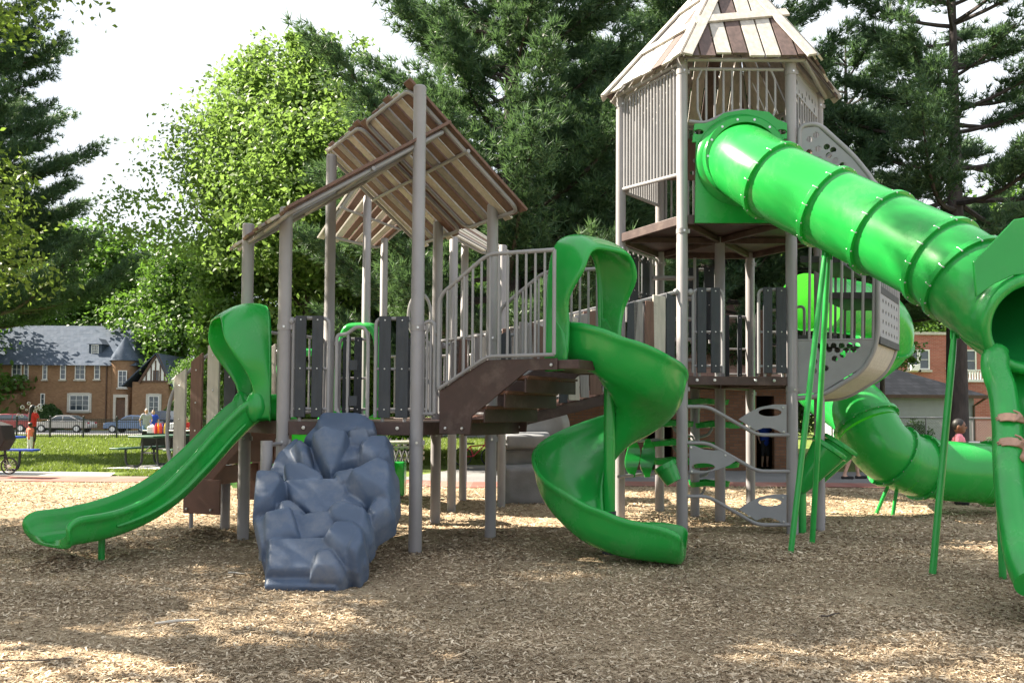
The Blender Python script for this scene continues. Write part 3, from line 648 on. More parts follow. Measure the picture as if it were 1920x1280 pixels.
m = MB(); a = P(500, 830, 7.95); a.z = 0; m.tube([a - Z * .15, a + Z * ZAT(826, a)], .055, 16); m.tube([a + Z * (ZAT(834, a)), FL + Z * ZAT(834, a)], .02, 8)
for k in range(9): m.disc(a + V((-.02, -.05, ZAT(832, a) - .02 - .03 * k)), V((0, -1, 0)), .007, .012, 8)
m.build('support_post', M['bar'], rk)

# ================================================================ spiral slide
pole = XY(1143, 8.42); spi = thing('spiral_slide', 'tall green spiral slide winding around its own pole in the middle', 'spiral slide', pole)
m = MB(); m.tube([pole - Z * .2, pole + Z * 1.75], .058, 18); m.build('pole', M['green'], spi)
m = MB(); m.tube([pole - Z * .2, pole + Z * .42], .068, 18); m.build('pole_foot', M['slate'], spi)
rbed = .40; hp = []
ang = [(236, 1.84), (262, 1.72), (300, 1.56), (360, 1.34), (420, 1.08), (480, .82), (540, .54), (580, .31), (612, .14)]
aa = np.interp(np.linspace(0, 1, 60), np.linspace(0, 1, len(ang)), [a for a, _ in ang]); zz = np.interp(aa, [a for a, _ in ang], [z for _, z in ang])
zz = np.convolve(np.pad(zz, 4, mode='edge'), np.ones(9) / 9, 'valid')
for a, z in zip(aa, zz): hp.append(pole + V((rbed * math.cos(R(a)), rbed * math.sin(R(a)), z)))
tg = V((-math.sin(R(612)), math.cos(R(612)), 0)); start_t = V((-math.sin(R(236)), math.cos(R(236)), 0))
pth = [hp[0] - start_t * .16 + Z * .02, hp[0] - start_t * .08 + Z * .01] + hp + [hp[-1] + tg * .10 - Z * .035, hp[-1] + tg * .24 - Z * .07, hp[-1] + tg * .40 - Z * .085, hp[-1] + tg * .58 - Z * .095, hp[-1] + tg * .72 - Z * .10, hp[-1] + tg * .78 - Z * .105]
NP_ = len(pth)
def sp_prof(i, t):   # lateral is to the right of travel = outward
    e = max(0, (t - .80) / .20); e = e * e * (3 - 2 * e); g = max(0, 1 - t / .12); e2 = max(0, (t - .955) / .045)
    ho = (.38 * (1 - e) + .32 * e) * (1 - .3 * e2 ** 2); hi = (.10 * (1 - e) + .30 * e) * (1 - .3 * e2 ** 2); hi = max(hi, .34 * g); wo = .28 + .015 * (1 - e); wi = .30 * (1 - e) + .26 * e; wi = wi * (1 - g) + .27 * g; wo = wo * (1 - g) + .27 * g
    r = .05; th = .025; k = .08 * (1 - e) * (1 - g)
    return [(-wi, hi - k), (-wi * .95, hi * .5 - k), (-wi * .8, .03 - k), (-wi * .45, -.01 - k * .5), (0, 0), (wo * .4, .015 + k * .3), (wo * .72, .06 + k * .6), (wo * .92, .15 + k * .6), (wo, ho * .62), (wo * 1.03, ho),
            (wo + r * .55, ho + r * .4), (wo + r * 1.05, ho + r * .05), (wo + r * 1.1, ho - r * .7), (wo + r * .75, ho - r * 1.25), (wo + th + .01, ho - r * 1.7), (wo + th, ho * .45), (wo * .9 + th, .09), (wo * .7, -.01), (wo * .3, -.045), (0, -.05), (-wi * .5, -.05 - k * .6), (-wi * .85, -.02 - k), (-wi - th, hi * .5 - k), (-wi - r, hi - k - .03), (-wi - r * .6, hi - k + .015)]
m = MB(); sweep(m, pth, sp_prof); m.build('chute', M['green'], spi, smooth=180, sub=1)
hc = hp[0] - start_t * .16; hd_ = (start_t + V((-.06, -.22, 0))).normalized()
hood(spi, V((hc.x, hc.y, 1.80)), hd_, .82, 1.22, .20, flare=1.06, low=.25, drop=.14, y0=.5, th=.05)
sd = V((hd_.y, -hd_.x, 0))
for sg in (-1, 1):
    m = MB(); m.hull([V((hc.x, hc.y, 0)) + sd * sg * a + hd_ * b + Z * z for a in (.36, .42) for (b, z) in ((-.02, 1.76), (.20, 1.77), (.25, 1.95), (.22, 2.10), (.08, 2.30), (-.02, 2.34))]); m.build('side_wing', M['green'], spi, smooth=60, bevel=.02)

# ================================================================ big tube slide out of the tower
tub = thing('tube_slide', 'big green tube slide dropping from the tower to an open chute', 'tube slide', (TA + TB) / 2)
r_t = .405
ax = [(1390, 303, 9.86), (1398, 306, 9.62), (1452, 340, 9.18), (1553, 389, 8.75), (1655, 438, 8.28), (1765, 492, 7.75), (1812, 524, 7.52), (1868, 572, 7.28), (1938, 608, 6.95)]
A_ = [P(*a) for a in ax]; sm = smoothpath(A_, 10)
def torus_at(m, i, r1, wd=.035, n=40):
    c = sm[i]; T = (sm[min(i + 1, len(sm) - 1)] - sm[max(i - 1, 0)]).normalized()
    prof = [(-wd, r_t - .01), (-wd, r1), (wd, r1), (wd, r_t - .01)]; a1 = T.orthogonal().normalized(); a2 = T.cross(a1)
    rings = [[c + T * x + (a1 * math.cos(2 * math.pi * k / n) + a2 * math.sin(2 * math.pi * k / n)) * q for x, q in prof] for k in range(n)]
    m.grid(rings, True, True); return c, T, a1, a2
seg_i = [0, 20, 30, 40, 50, 60]
for j in range(len(seg_i) - 1):
    pts = sm[seg_i[j]:seg_i[j + 1] + 1]; m = MB(); m.tube(pts, r_t, 48, cap=(j == 0)); m.build('tube_section', M['green'], tub, smooth=60)
for i in (20, 30, 40, 50, 60):
    m = MB(); c, T, a1, a2 = torus_at(m, i, r_t + .034, .024)
    for k in range(14):
        g = 2 * math.pi * k / 14; q = c + (a1 * math.cos(g) + a2 * math.sin(g)) * (r_t + .025); m.tube([q - T * .033, q + T * .033], .009, 8, mi=1)
    m.build('flange_ring', [M['green'], M['bolt']], tub, smooth=40, bevel=.006)
# entrance panel with grip holes, and bell collar
pa = TA + V((.075, -.04, 0)); pb = TB + V((-.075, -.04, 0)); ux = V((1, 0, 0)); ux = (pb - pa).normalized()
def pp(x, y): return onplane(x, y, pa, ux)
z0p, z1p = pp(1305, 419).z, pp(1300, 235).z
ol = [pp(1301, 234), pp(1322, 233), pp(1340, 226), pp(1356, 214), pp(1400, 207), pp(1440, 212), pp(1456, 226), pp(1474, 233), pp(1474, 262), pp(1468, 262), pp(1466, 419), pp(1302, 419), pp(1304, 268), pp(1297, 268)]
m = MB(); holed(m, ol, [circ(pp(1309, 249), ux, Z, .06, .032), circ(pp(1464, 249), ux, Z, .06, .032)], ux.cross(Z) * .035)
m.build('entrance_panel', M['green'], tub, smooth=30, bevel=.006)
m = MB(); c = sm[0]; T = V((0, -1, 0)); rings = []
for k in range(48):
    g = 2 * math.pi * k / 48; d = ux * math.cos(g) + Z * math.sin(g)
    rings.append([c + d * (r_t + q) + V((0, y, 0)) for q, y in ((.14, -.03), (.13, -.07), (.07, -.10), (.06, -.20), (-.005, -.20), (-.005, -.03))])
m.grid(rings, True, True)
for k in range(14):
    g = 2 * math.pi * k / 14; q = c + (ux * math.cos(g) + Z * math.sin(g)) * (r_t + .03) + V((0, -.2, 0)); m.disc(q, V((0, -1, 0)), .014, .015, 8, 1)
m.build('entrance_collar', [M['green'], M['bolt']], tub, smooth=50)
# exit bell, open mouth
mc = A_[-1]; mn = V((-.12, -.94, -.20)).normalized(); a0 = sm[60]; T0 = (sm[61] - sm[59]).normalized()
def ringat(c, T, r, n=48):
    a1 = T.cross(V((0, 0, 1))).normalized(); a2 = a1.cross(T).normalized(); return [c + (a1 * math.cos(2 * math.pi * k / n) + a2 * math.sin(2 * math.pi * k / n)) * r for k in range(n)]
rings = []; p1 = a0 + T0 * .30; p2 = mc - mn * .22
for k in range(13):
    t = k / 12; c = a0 * (1 - t) ** 3 + p1 * 3 * t * (1 - t) ** 2 + p2 * 3 * t * t * (1 - t) + mc * t ** 3; T = T0.lerp(mn, ease(t)).normalized()
    rings.append(ringat(c, T, r_t + .012 * (t > .45)))
rings += [ringat(mc + mn * .03, mn, r_t), ringat(mc + mn * .045, mn, r_t - .03), ringat(mc + mn * .03, mn, r_t - .07), ringat(mc - mn * .02, mn, r_t - .085), ringat(mc - mn * .12, mn.lerp(T0, .1).normalized(), r_t - .085)]
m = MB(); m.grid(rings, True, False); m.build('exit_bell', M['green'], tub, smooth=60)
m = MB(); m.grid([ringat(mc - mn * .11, mn.lerp(T0, .1).normalized(), r_t - .08)] + [ringat(sm[i], (sm[i + 1] - sm[i - 1]).normalized(), r_t - .06) for i in range(72, 39, -4)] + [ringat(sm[40], T0, .001)], True); m.build('added_dark_inner_tube', M['greenin'], tub, smooth=60)  # added inner wall that keeps the mouth dark against light through the shell
# flat fin above the mouth
fp = P(1880, 480, 6.93); fin = [onplane(x, y, fp, V((1, -.12, 0))) for x, y in ((1826, 491), (1903, 411), (1960, 402), (2010, 440), (2025, 560), (1985, 524), (1940, 512), (1900, 516), (1865, 532), (1831, 556))]
m = MB(); m.prism(fin, V((0, .03, 0))); m.build('fin_panel', M['green'], tub, smooth=30, bevel=.006)
# open chute from the mouth, with its thick rolled near rim
rim = smoothpath([P(1868, 652, 7.06), P(1866, 690, 6.97), P(1880, 735, 6.84), P(1888, 800, 6.62), P(1891, 870, 6.38), P(1899, 955, 6.08), P(1917, 1050, 5.75), P(1935, 1095, 5.55)], 6)
lt = V((.95, -.31, 0)).normalized(); wch = .66; m = MB(); rings = []
for i, p in enumerate(rim):
    T = (rim[min(i + 1, len(rim) - 1)] - rim[max(0, i - 1)]).normalized(); U = lt.cross(T); U = U if U.z > 0 else -U
    row = []
    for a, b in ((.03, -.02), (.05, -.16), (.12, -.27), (.24, -.31), (.33, -.315), (.42, -.31), (.54, -.27), (.61, -.16), (.63, -.02), (.67, -.02), (.66, -.18), (.58, -.30), (.44, -.345), (.33, -.35), (.22, -.345), (.09, -.30), (.01, -.18), (-.01, -.02)): row.append(p + lt * a + U * b)
    rings.append(row)
m.grid(rings, True, False, True); m.build('open_chute', M['green'], tub, smooth=60)
for off in (0, .65):
    m = MB(); q = [p + lt * off for p in rim]; m.tube(q, [.07] + [.095] * 2 + [.105] * (len(q) - 3), 22); m.build('rim_rail', M['green'], tub, smooth=60)
# support legs
def leg(top, b, r=.03, nm='support_leg'):
    m = MB(); top = V(top); b = V((b[0], b[1], -.15)); k = top + (b - top).normalized() * .25
    m.tube([top, k, b], [r * .75, r, r], 14); m.obox(top, V((.035, 0, 0)), V((0, .012, 0)), Z * .07); m.build(nm, M['greenm'], tub)
t0 = sm[30] - Z * .44
leg(t0 + V((-.05, -.05, -.02)), XY(1478, 8.55)); leg(t0 + V((.03, .08, -.02)), XY(1520, 9.25)); leg(P(1790, 620, 7.5), XY(1742, 7.47)); leg(P(1866, 690, 7.32), XY(1877, 7.3))

# ================================================================ low tube slide behind
lot = thing('low_tube_slide', 'lower green tube slide curling out behind the tower, running level above the bark', 'tube slide', XY(1640, 12.4))
hl = [P(1508, 566, 12.35), P(1565, 572, 12.9), P(1640, 590, 13.5), P(1660, 640, 14.0), P(1600, 690, 14.2), P(1540, 715, 13.6), P(1558, 735, 12.7), P(1608, 770, 12.0), P(1650, 835, 11.7), P(1700, 868, 11.75), P(1755, 880, 11.85), P(1830, 886, 11.9), P(1930, 892, 12.0)]
hs_ = smoothpath(hl, 8); rl_ = .415
for i0, i1 in ((0, 24), (24, 60), (60, 72), (72, 80), (80, 88), (88, 96)):
    m = MB(); m.tube(hs_[i0:i1 + 1], rl_, 40, cap=False); m.build('tube_section', M['green'], lot, smooth=60)
def ring_lo(i):
    m = MB(); c = hs_[i]; T = (hs_[min(i + 1, len(hs_) - 1)] - hs_[max(0, i - 1)]).normalized(); a1 = T.orthogonal().normalized(); a2 = T.cross(a1); n = 40
    m.grid([[c + T * x + (a1 * math.cos(2 * math.pi * k / n) + a2 * math.sin(2 * math.pi * k / n)) * q for x, q in ((-.025, rl_ - .01), (-.025, rl_ + .045), (.025, rl_ + .045), (.025, rl_ - .01))] for k in range(n)], True, True)
    for k in range(16):
        g = 2 * math.pi * k / 16; q = c + (a1 * math.cos(g) + a2 * math.sin(g)) * (rl_ + .03); m.tube([q - T * .030, q + T * .030], .009, 8, mi=1)
    m.build('flange_ring', [M['green'], M['bolt']], lot, smooth=40, bevel=.005)
for i in (24, 59, 68, 76, 90): ring_lo(i)
m = MB(); c = hs_[68]; m.tube([c + V((-.02, .1, -.4)), V((c.x - .17, c.y + .25, -.1))], .025, 10); m.tube([c + V((.05, .0, -.42)), V((c.x + .02, c.y + .1, -.1))], .025, 10); m.build('support_leg', M['greenm'], lot)

# ================================================================ enclosed climber on the tower's right side
clm = thing('enclosed_climber', 'grey barred climber shell with perforated side plates on the tower', 'climber', (TB + TD) / 2)
nd = V((.95, -.31, 0)).normalized(); p0n = TB + V((.09, .0, 0)); p0f = TD + V((.10, .03, 0)); off = p0f - p0n
def nr(x, y): return onplane(x, y, p0n, nd)
def fa(x, y): return nr(x, y) + V((off.x, off.y, 0))
frame_px = [(1499, 350), (1499, 236), (1534, 232), (1600, 292), (1640, 342), (1646, 420), (1646, 620), (1640, 655), (1618, 695), (1540, 742), (1484, 747)]
arc = {}
for nm_, fn, k in (('near', nr, 0), ('far', fa, 1)):
    fr = [fn(x, y) for x, y in frame_px]; arc[nm_] = fillet(fr, .14, 6); sn = nd.cross(Z) * (1 if k == 0 else -1)
    m = MB(); m.tube(arc[nm_], .03, 12); fo = m.build('side_frame', M['bar'], clm)
    rnd = random.Random(9 + k)
    hs = [circ(fn(x, y), nd, Z, .036, .036, 10) for x, y in ((1518, 262), (1530, 254), (1517, 286), (1534, 280), (1536, 300), (1550, 276), (1554, 292), (1545, 312), (1562, 282), (1566, 302), (1560, 320), (1580, 310), (1590, 322), (1600, 335), (1575, 330), (1530, 318))]
    m = MB(); holed(m, [fn(1502, 242), fn(1532, 238), fn(1598, 298), fn(1634, 342), fn(1502, 344)], hs, sn * .015); m.build('perforated_plate', M['plate'], clm, smooth=0)
    hs = [circ(fn(x, y), nd, Z, .034, .034, 10) for x, y in ((1533, 648), (1548, 648), (1563, 648), (1578, 648), (1593, 648), (1607, 648), (1525, 662), (1540, 655), (1555, 655), (1570, 656), (1586, 656), (1600, 655), (1527, 678), (1543, 670), (1548, 690), (1565, 672), (1526, 695), (1540, 700), (1580, 665))]
    m = MB(); holed(m, [fn(1488, 640), fn(1640, 638), fn(1634, 658), fn(1614, 690), fn(1538, 736), fn(1488, 740)], hs, sn * .015); m.build('perforated_plate', M['plate'], clm, smooth=0)
    m = MB(); m.tube([fn(1500, 346), fn(1642, 346)], .016, 8); m.tube([fn(1488, 638), fn(1645, 636)], .016, 8)
    for x in range(1520, 1645, 20): m.tube([fn(x, 346), fn(x - 3, 637)], .017, 8)
    m.build('bars', M['bar'], fo)
for (x0, x1, y) in ((1500, 1575, 488), (1538, 1642, 556), (1490, 1570, 636)):
    m = MB(); a, b, c, d = nr(x0, y), nr(x1, y), fa(x1, y), fa(x0, y); c.z = b.z; d.z = a.z
    m.prism([a, b, c, d], Z * -.025); m.prism([a + nd.cross(Z) * -.0, b, b + Z * .05, a + Z * .05], -nd.cross(Z) * .012); m.build('step', M['black'], clm, bevel=.004)
m = MB()                                # curved outer skin: slats below, bars and plate outside
an, af = arc['near'], arc['far']; an2 = [p for p in an if p.z < 2.35 and (p - p0n).dot(nd) > -.2]; off3 = V((off.x, off.y, 0))
for i in range(len(an2) - 1):
    a, b = an2[i], an2[i + 1]; m.prism([a.lerp(b, .03), a.lerp(b, .97), a.lerp(b, .97) + off3, a.lerp(b, .03) + off3], V((0, 0, .012)))
m.build('underside_skin', M['cream'], clm)
m = MB(); e0 = nr(1647, 600) + off3 * .02; e1 = e0 + off3 * .96; dz = off3.normalized(); L3 = off3.length; zz0, zz1 = nr(1647, 632).z, nr(1647, 548).z
hs = [circ(e0 * 1 + dz * (L3 * (.14 + .145 * i)) + Z * (zz0 + (zz1 - zz0) * (.15 + .235 * j) - e0.z), dz, Z, .04, .028, 8) for i in range(6) for j in range(4)]
m = MB(); holed(m, [V((q.x, q.y, z)) for q, z in ((e0, zz0), (e1, zz0), (e1, zz1), (e0, zz1))], hs, nd * .015); m.build('perforated_plate', M['plate'], clm, smooth=0)
m = MB()
for i in range(10):
    q = e0.lerp(e1, (i + .5) / 10); m.tube([V((q.x, q.y, zz1 + .03)), V((q.x, q.y, nr(1647, 440).z))], .016, 8)
for z in (zz0 - .03, zz1 + .04): m.obox((e0 + e1) / 2 * 1 + Z * (z - (e0.z + e1.z) / 2), dz * L3 / 2, nd * .02, Z * .04, 1)
m.build('outer_bars', [M['bar'], M['black']], clm)
pc = nr(1545, 745) + off3 * .3; post(clm, XY(1536, 10.2), ZAT(742, XY(1536, 10.2)), r=.06)

# ================================================================ fin-plate climbing rungs under the tower
fin_t = thing('rung_climber', 'grey bent-rung climber with three fin-shaped plates under the tower', 'climber', (TA + TB) / 2)
pq = TA + V((0, -.03, 0)); dq = (TB - TA).normalized()
def tq(x, y): return onplane(x, y, pq, dq)
for (y0, side) in ((762, 1), (830, 0), (930, 1)):
    m = MB(); q = [tq(1284, y0), tq(1327, y0), tq(1420, y0 + 53), tq(1480, y0 + 53)]; m.tube(fillet(q, .09, 6), .022, 12); rg = m.build('rung', M['bar'], fin_t)
    m = MB()
    if side: ol = [(1474, y0 - 4), (1450, y0 - 4), (1424, y0 + 1), (1402, y0 + 12), (1384, y0 + 24), (1400, y0 + 34), (1417, y0 + 45), (1430, y0 + 40), (1444, y0 + 40), (1458, y0 + 45), (1466, y0 + 51), (1474, y0 + 52)]; hc_ = (1443, y0 + 11)
    else: ol = [(1292, y0 + 4), (1302, y0 + 5), (1318, y0 + 12), (1336, y0 + 14), (1350, y0 + 13), (1366, y0 + 22), (1382, y0 + 32), (1366, y0 + 42), (1345, y0 + 50), (1320, y0 + 56), (1292, y0 + 57)]; hc_ = (1318, y0 + 45)
    holed(m, [tq(*p) for p in ol], [circ(tq(*hc_), dq, Z, .135, .045, 18)], dq.cross(Z) * .02)
    for bp_ in ((1467, y0 + 2), (1404, y0 + 37), (1468, y0 + 47)) if side else ((1295, y0 + 8), (1359, y0 + 23), (1296, y0 + 53)): m.disc(tq(*bp_) + dq.cross(Z) * .02, dq.cross(Z), .013, .02, 8, 1)
    m.build('fin_plate', [M['plate'], M['bolt']], rg, smooth=0, bevel=.003)

# ================================================================ leaf pod climber
pod = thing('leaf_pod_climber', 'grey post with staggered green leaf-shaped stepping pods under the tower', 'pod climber', XY(1303, 11.4))
pb_ = XY(1303, 11.4); post(pod, pb_, 1.78, r=.06)
for (x, y, dx_, s) in ((1312, 755, 1, .26), (1262, 796, -1, .24), (1336, 798, 1, .27), (1262, 832, -1, .26), (1318, 836, 1, .2), (1262, 866, -1, .22), (1332, 872, 1, .26), (1322, 908, 1, .22)):
    c = P(x, y, 11.3 + .12 * dx_); m = MB(); n = 18; top = []; bot = []
    for k in range(n):
        g = 2 * math.pi * k / n; rr = s * (1 + .13 * math.cos(5 * g)) * (1 + .35 * max(0, math.cos(g) * dx_)); q = c + V((rr * math.cos(g), rr * .62 * math.sin(g), .012 * math.sin(3 * g))); top.append(q + Z * .045); bot.append(c + (q - c) * .95 - Z * .02)
    m.grid([[c + Z * .075] * n, [c + (q - c) * .55 + Z * .022 for q in top], top, bot, [c - Z * .02] * n], True); m.build('leaf_pod', M['green'], pod, smooth=60)
    m = MB(); m.tube(smoothpath([pb_ + Z * (c.z - .16), (pb_ + Z * (c.z - .17)).lerp(c - Z * .1, .7), c - Z * .03], 5), .018, 8); m.build('bracket_arm', M['bar'], pod)

# ================================================================ hanging wave paddles, bucket, drums
wp = thing('wave_paddle_rack', 'pair of green wavy paddles between two grey rails under the tower', 'play panel', XY(1203, 10.4)); W0, W1 = XY(1160, 10.5), XY(1236, 11.2)
for ya, yb in ((828, 824), (893, 886)): m = MB(); m.tube([W0 + Z * ZAT(ya, W0), W1 + Z * ZAT(yb, W1)], .02, 10); m.build('rail', M['post'], wp)
for x in (1186, 1214):
    c = P(x, 858, 10.75); m = MB(); rings = []
    for k in range(15):
        t = k / 14; w_ = .09 * math.sin(math.pi * min(max(t, .06), .94)) ** .6; y = .04 * math.sin(2 * math.pi * t); z = .24 * (1 - 2 * t)
        rings.append([c + V((w_ * a + .02 * math.sin(2 * math.pi * t), y * 1 + b, z)) for a, b in ((-1, -.02), (1, -.02), (1, .02), (-1, .02))])
    m.grid(rings, True, False, True); m.build('paddle', M['green'], wp, smooth=60)
bk = thing('tilted_bucket', 'small bright green tilted bucket fixed beside the spiral slide', 'bucket', P(1258, 886, 9.6)); c = P(1247, 874, 9.6); T = V((.42, -.2, -.8)).normalized()
m = MB(); rings = []
for s, r in ((-.02, .125), (-.02, .135), (.03, .135), (.03, .125), (.20, .09), (.20, .0), (.185, .0), (.185, .08), (.03, .11), (-.015, .118)): rings.append(ringat(c + T * s, T, max(r, .001), 26))
m.grid(rings, True, True); m.build('bucket_shell', M['green'], bk, smooth=40)
dr = thing('drum_pair', 'two green conical drums leaning together beside the thin green support poles', 'play drums', XY(1535, 10.0))
for (x, y, d, l) in ((1535, 840, 9.9, .62), (1556, 834, 10.25, .62)):
    c = P(x, y, d); T = V((-.55, .1, -.80)).normalized(); m = MB(); rings = []
    for s, r in ((0, .001), (0, .215), (.015, .225), (.05, .225), (.06, .20), (l * .5, .15), (l * .8, .11), (l, .075), (l, .001)): rings.append([c + (p - c) for p in ringat(c + T * s + V((0.14, 0, .02)), T, r, 30)])
    m.grid(rings, True, False); m.build('drum', M['green'], dr, smooth=40)
m = MB(); q = P(1503, 900, 10.0); m.tube([V((q.x, q.y, -.1)), q + Z * .1], .05, 12); m.tube([q + Z * .05, q + V((.15, 0, .1))], .03, 8); m.build('drum_post', M['greenm'], dr)

# ================================================================ rear green slide entrance and panel seen through the near platform
rs = thing('rear_slide', 'green slide entrance arch seen through the rails of the near platform', 'slide', P(668, 700, 12.4)); c0 = P(668, 795, 11.9); hood(rs, V((c0.x, c0.y, 1.26)), V((.1, 1, 0)), .62, 1.32, .3, low=.1)
m = MB(); sweep(m, smoothpath([V((c0.x, c0.y + s, z)) for s, z in ((0, 1.3), (.3, 1.2), (1.0, .7), (1.6, .35), (2.1, .25))], 5), chute_prof(.27, .2)); m.build('chute', M['green'], rs, smooth=180)
s2 = thing('side_slide', 'lime green slide side showing between the charcoal boards of the near platform', 'slide', P(590, 760, 11.6)); c1 = P(588, 800, 11.0)
hood(s2, V((c1.x, c1.y, 1.2)), V((-.6, .8, 0)), .6, .95, .35, low=.1); m = MB(); sweep(m, smoothpath([V((c1.x, c1.y, 0)) + V((-.6, .8, 0)) * s + Z * z for s, z in ((0, 1.25), (.3, 1.15), (1.0, .7), (1.6, .35), (2.1, .25))], 5), chute_prof(.27, .2)); m.build('chute', M['green'], s2, smooth=180)
gp = thing('green_ground_panel', 'small lime green panel near the ground behind the blue rock wall', 'play panel', XY(745, 13.5))
m = MB(); a = P(722, 866, 13.5); b = P(758, 866, 13.4); m.prism([V((q.x, q.y, z)) for q, z in ((a, .05), (b, .05), (b, ZAT(866, b)), (a, ZAT(866, a)))], V((0, .3, 0))); m.build('panel_box', M['green'], gp, bevel=.02, smooth=30)
net = thing('rope_net_climber', 'black rope net with pale rungs glimpsed under the near platform', 'rope climber', XY(740, 14.2)); m = MB(); k = MB()
for i in range(8):
    a = P(700 + i * 11, 822, 14.2); b = P(690 + i * 10, 866, 13.8); m.tube([a, b], .014, 6); a2 = P(700 + i * 11, 822, 14.2); b2 = P(712 + i * 11, 866, 13.8); m.tube([a2, b2], .012, 6)
for j in range(4): k.tube([P(690, 830 + j * 10, 14.1), P(795, 828 + j * 10, 14.0)], .03, 8)
m.build('ropes', M['black'], net); k.build('rungs', M['cream'], net)
# ================================================================ artificial boulder
bo = thing('artificial_boulder', 'large pale grey artificial boulder in stacked slabs below the plank bridge', 'boulder', XY(995, 13.0)); rnd = random.Random(4)
for (poly, d, th) in (([(942, 872), (1045, 868), (1052, 938), (985, 944), (942, 940)], 12.9, .9), ([(940, 838), (1010, 838), (1032, 868), (1010, 876), (940, 876)], 13.2, .6), ([(942, 812), (1030, 812), (1036, 842), (942, 842)], 13.0, .7), ([(938, 790), (950, 776), (1058, 765), (1068, 790), (1070, 840), (938, 842)], 13.5, .7)):
    m = MB(); pts = []
    for x, y in poly:
        q = P(x, y, d); pts += [q, q + V((rnd.uniform(-.05, .05), th, rnd.uniform(-.03, .03))), q + V((0, -.06, 0)) * .0]
    cc = sum(pts, V((0, 0, 0))) / len(pts); pts += [cc + (q - cc) * .8 + V((0, -.16, 0)) for q in pts[::3]]
    if poly[0] == (942, 872): pts += [V((q.x, q.y, -.15)) for q in pts[:9]]
    m.hull(pts); m.build('slab', M['bould'], bo, remesh=.03, smit=2)
# ================================================================ ground
def sheet(name, pts, mt, y_is_ground=True, dz=0.0, sub=1.5):
    """ground sheet over a plan polygon, following the slope; pts = [(x, y)]"""
    xs = [p[0] for p in pts]; ys = [p[1] for p in pts]
    bm = bmesh.new(); f = bm.faces.new([bm.verts.new((x, y, 0)) for x, y in pts])
    y = math.floor(min(ys) / sub) * sub + sub
    while y < max(ys):
        bmesh.ops.bisect_plane(bm, geom=bm.verts[:] + bm.edges[:] + bm.faces[:], plane_co=(0, y, 0), plane_no=(0, 1, 0)); y += sub
    bmesh.ops.recalc_face_normals(bm, faces=bm.faces)
    for v in bm.verts: v.co.z = gz(v.co.y) + dz
    me = bpy.data.meshes.new(name); bm.to_mesh(me); bm.free(); me.materials.append(mt)
    if me.polygons and me.polygons[0].normal.z < 0: me.flip_normals()
    ob = bpy.data.objects.new(name, me); COL.objects.link(ob); return tag(ob, kind='structure')
def groundmat(name, c1, c2, c3, sc1, sc2, bump, rough=0.95):
    m = bpy.data.materials.new(name); m.use_nodes = True; t = m.node_tree; N = t.nodes; L = t.links; b = N['Principled BSDF']; b.inputs['Roughness'].default_value = rough; b.inputs['Specular IOR Level'].default_value = .2
    tc = N.new('ShaderNodeTexCoord'); n1 = N.new('ShaderNodeTexNoise'); n1.inputs['Scale'].default_value = sc1; n1.inputs['Detail'].default_value = 8; n2 = N.new('ShaderNodeTexNoise'); n2.inputs['Scale'].default_value = sc2; n2.inputs['Detail'].default_value = 5
    L.new(tc.outputs['Object'], n1.inputs[0]); L.new(tc.outputs['Object'], n2.inputs[0])
    r1 = N.new('ShaderNodeValToRGB'); r1.color_ramp.elements[0].position = .38; r1.color_ramp.elements[1].position = .64; r1.color_ramp.elements[0].color = (*c1, 1); r1.color_ramp.elements[1].color = (*c2, 1); L.new(n1.outputs['Fac'], r1.inputs[0])
    mx = N.new('ShaderNodeMix'); mx.data_type = 'RGBA'; r2 = N.new('ShaderNodeMapRange'); r2.inputs[1].default_value = .45; r2.inputs[2].default_value = .7; L.new(n2.outputs['Fac'], r2.inputs[0]); L.new(r2.outputs[0], mx.inputs[0]); L.new(r1.outputs[0], mx.inputs[6]); mx.inputs[7].default_value = (*c3, 1)
    L.new(mx.outputs[2], b.inputs['Base Color']); bp = N.new('ShaderNodeBump'); bp.inputs['Strength'].default_value = bump; bp.inputs['Distance'].default_value = .03; L.new(n2.outputs['Fac'], bp.inputs['Height']); L.new(bp.outputs[0], b.inputs['Normal'])
    return m
M['mulch'] = groundmat('bark mulch bed', (.24, .17, .105), (.42, .32, .21), (.50, .40, .28), 1.2, 55, .9)
M['lawn'] = groundmat('mown lawn', (.075, .12, .018), (.13, .19, .035), (.17, .20, .06), .35, 28, .6)
M['asph'] = groundmat('grey asphalt path', (.17, .17, .175), (.22, .22, .225), (.27, .265, .26), .5, 90, .2)
M['conc'] = groundmat('pale concrete', (.40, .39, .36), (.48, .47, .44), (.52, .50, .47), .7, 60, .15)
M['pave'] = brickmat('red paver border', (.27, .12, .10), (.34, .18, .15), (.22, .18, .16), 1.0, .3, .15)
base = sheet('ground', [(-600, -40), (600, -40), (600, 900), (-600, 900)], M['lawn'], dz=-.02, sub=20)
me = base.data
for v in me.vertices:
    if v.co.y > 90: v.co.z = gz(90) - .02
ED = [(-14, 16.2), (-6, 16.0), (-3, 16.0), (-.8, 15.4), (2, 15.9), (6, 16.0), (14, 15.6), (22, 15.2)]        # far edge of the bark bed
sheet('mulch_bed', [(-22, -6), (22, -6)] + ED[::-1] + [(-22, 16.4)], M['mulch'])
sheet('paver_border', [(-22, 16.4)] + ED + [(22, 16.0), (14, 16.5), (6, 17.0), (2, 17.0), (-.8, 16.6), (-3, 17.2), (-6, 17.4), (-14, 17.6), (-22, 17.8)], M['pave'], dz=.012)
sheet('asphalt_path', [(-2.4, 17.25), (-.8, 16.6), (2, 17.0), (6, 17.0), (14, 16.5), (22, 16.0), (22, 20.5), (8, 20.9), (2, 21.2), (-1.2, 21.4)], M['asph'], dz=.006)
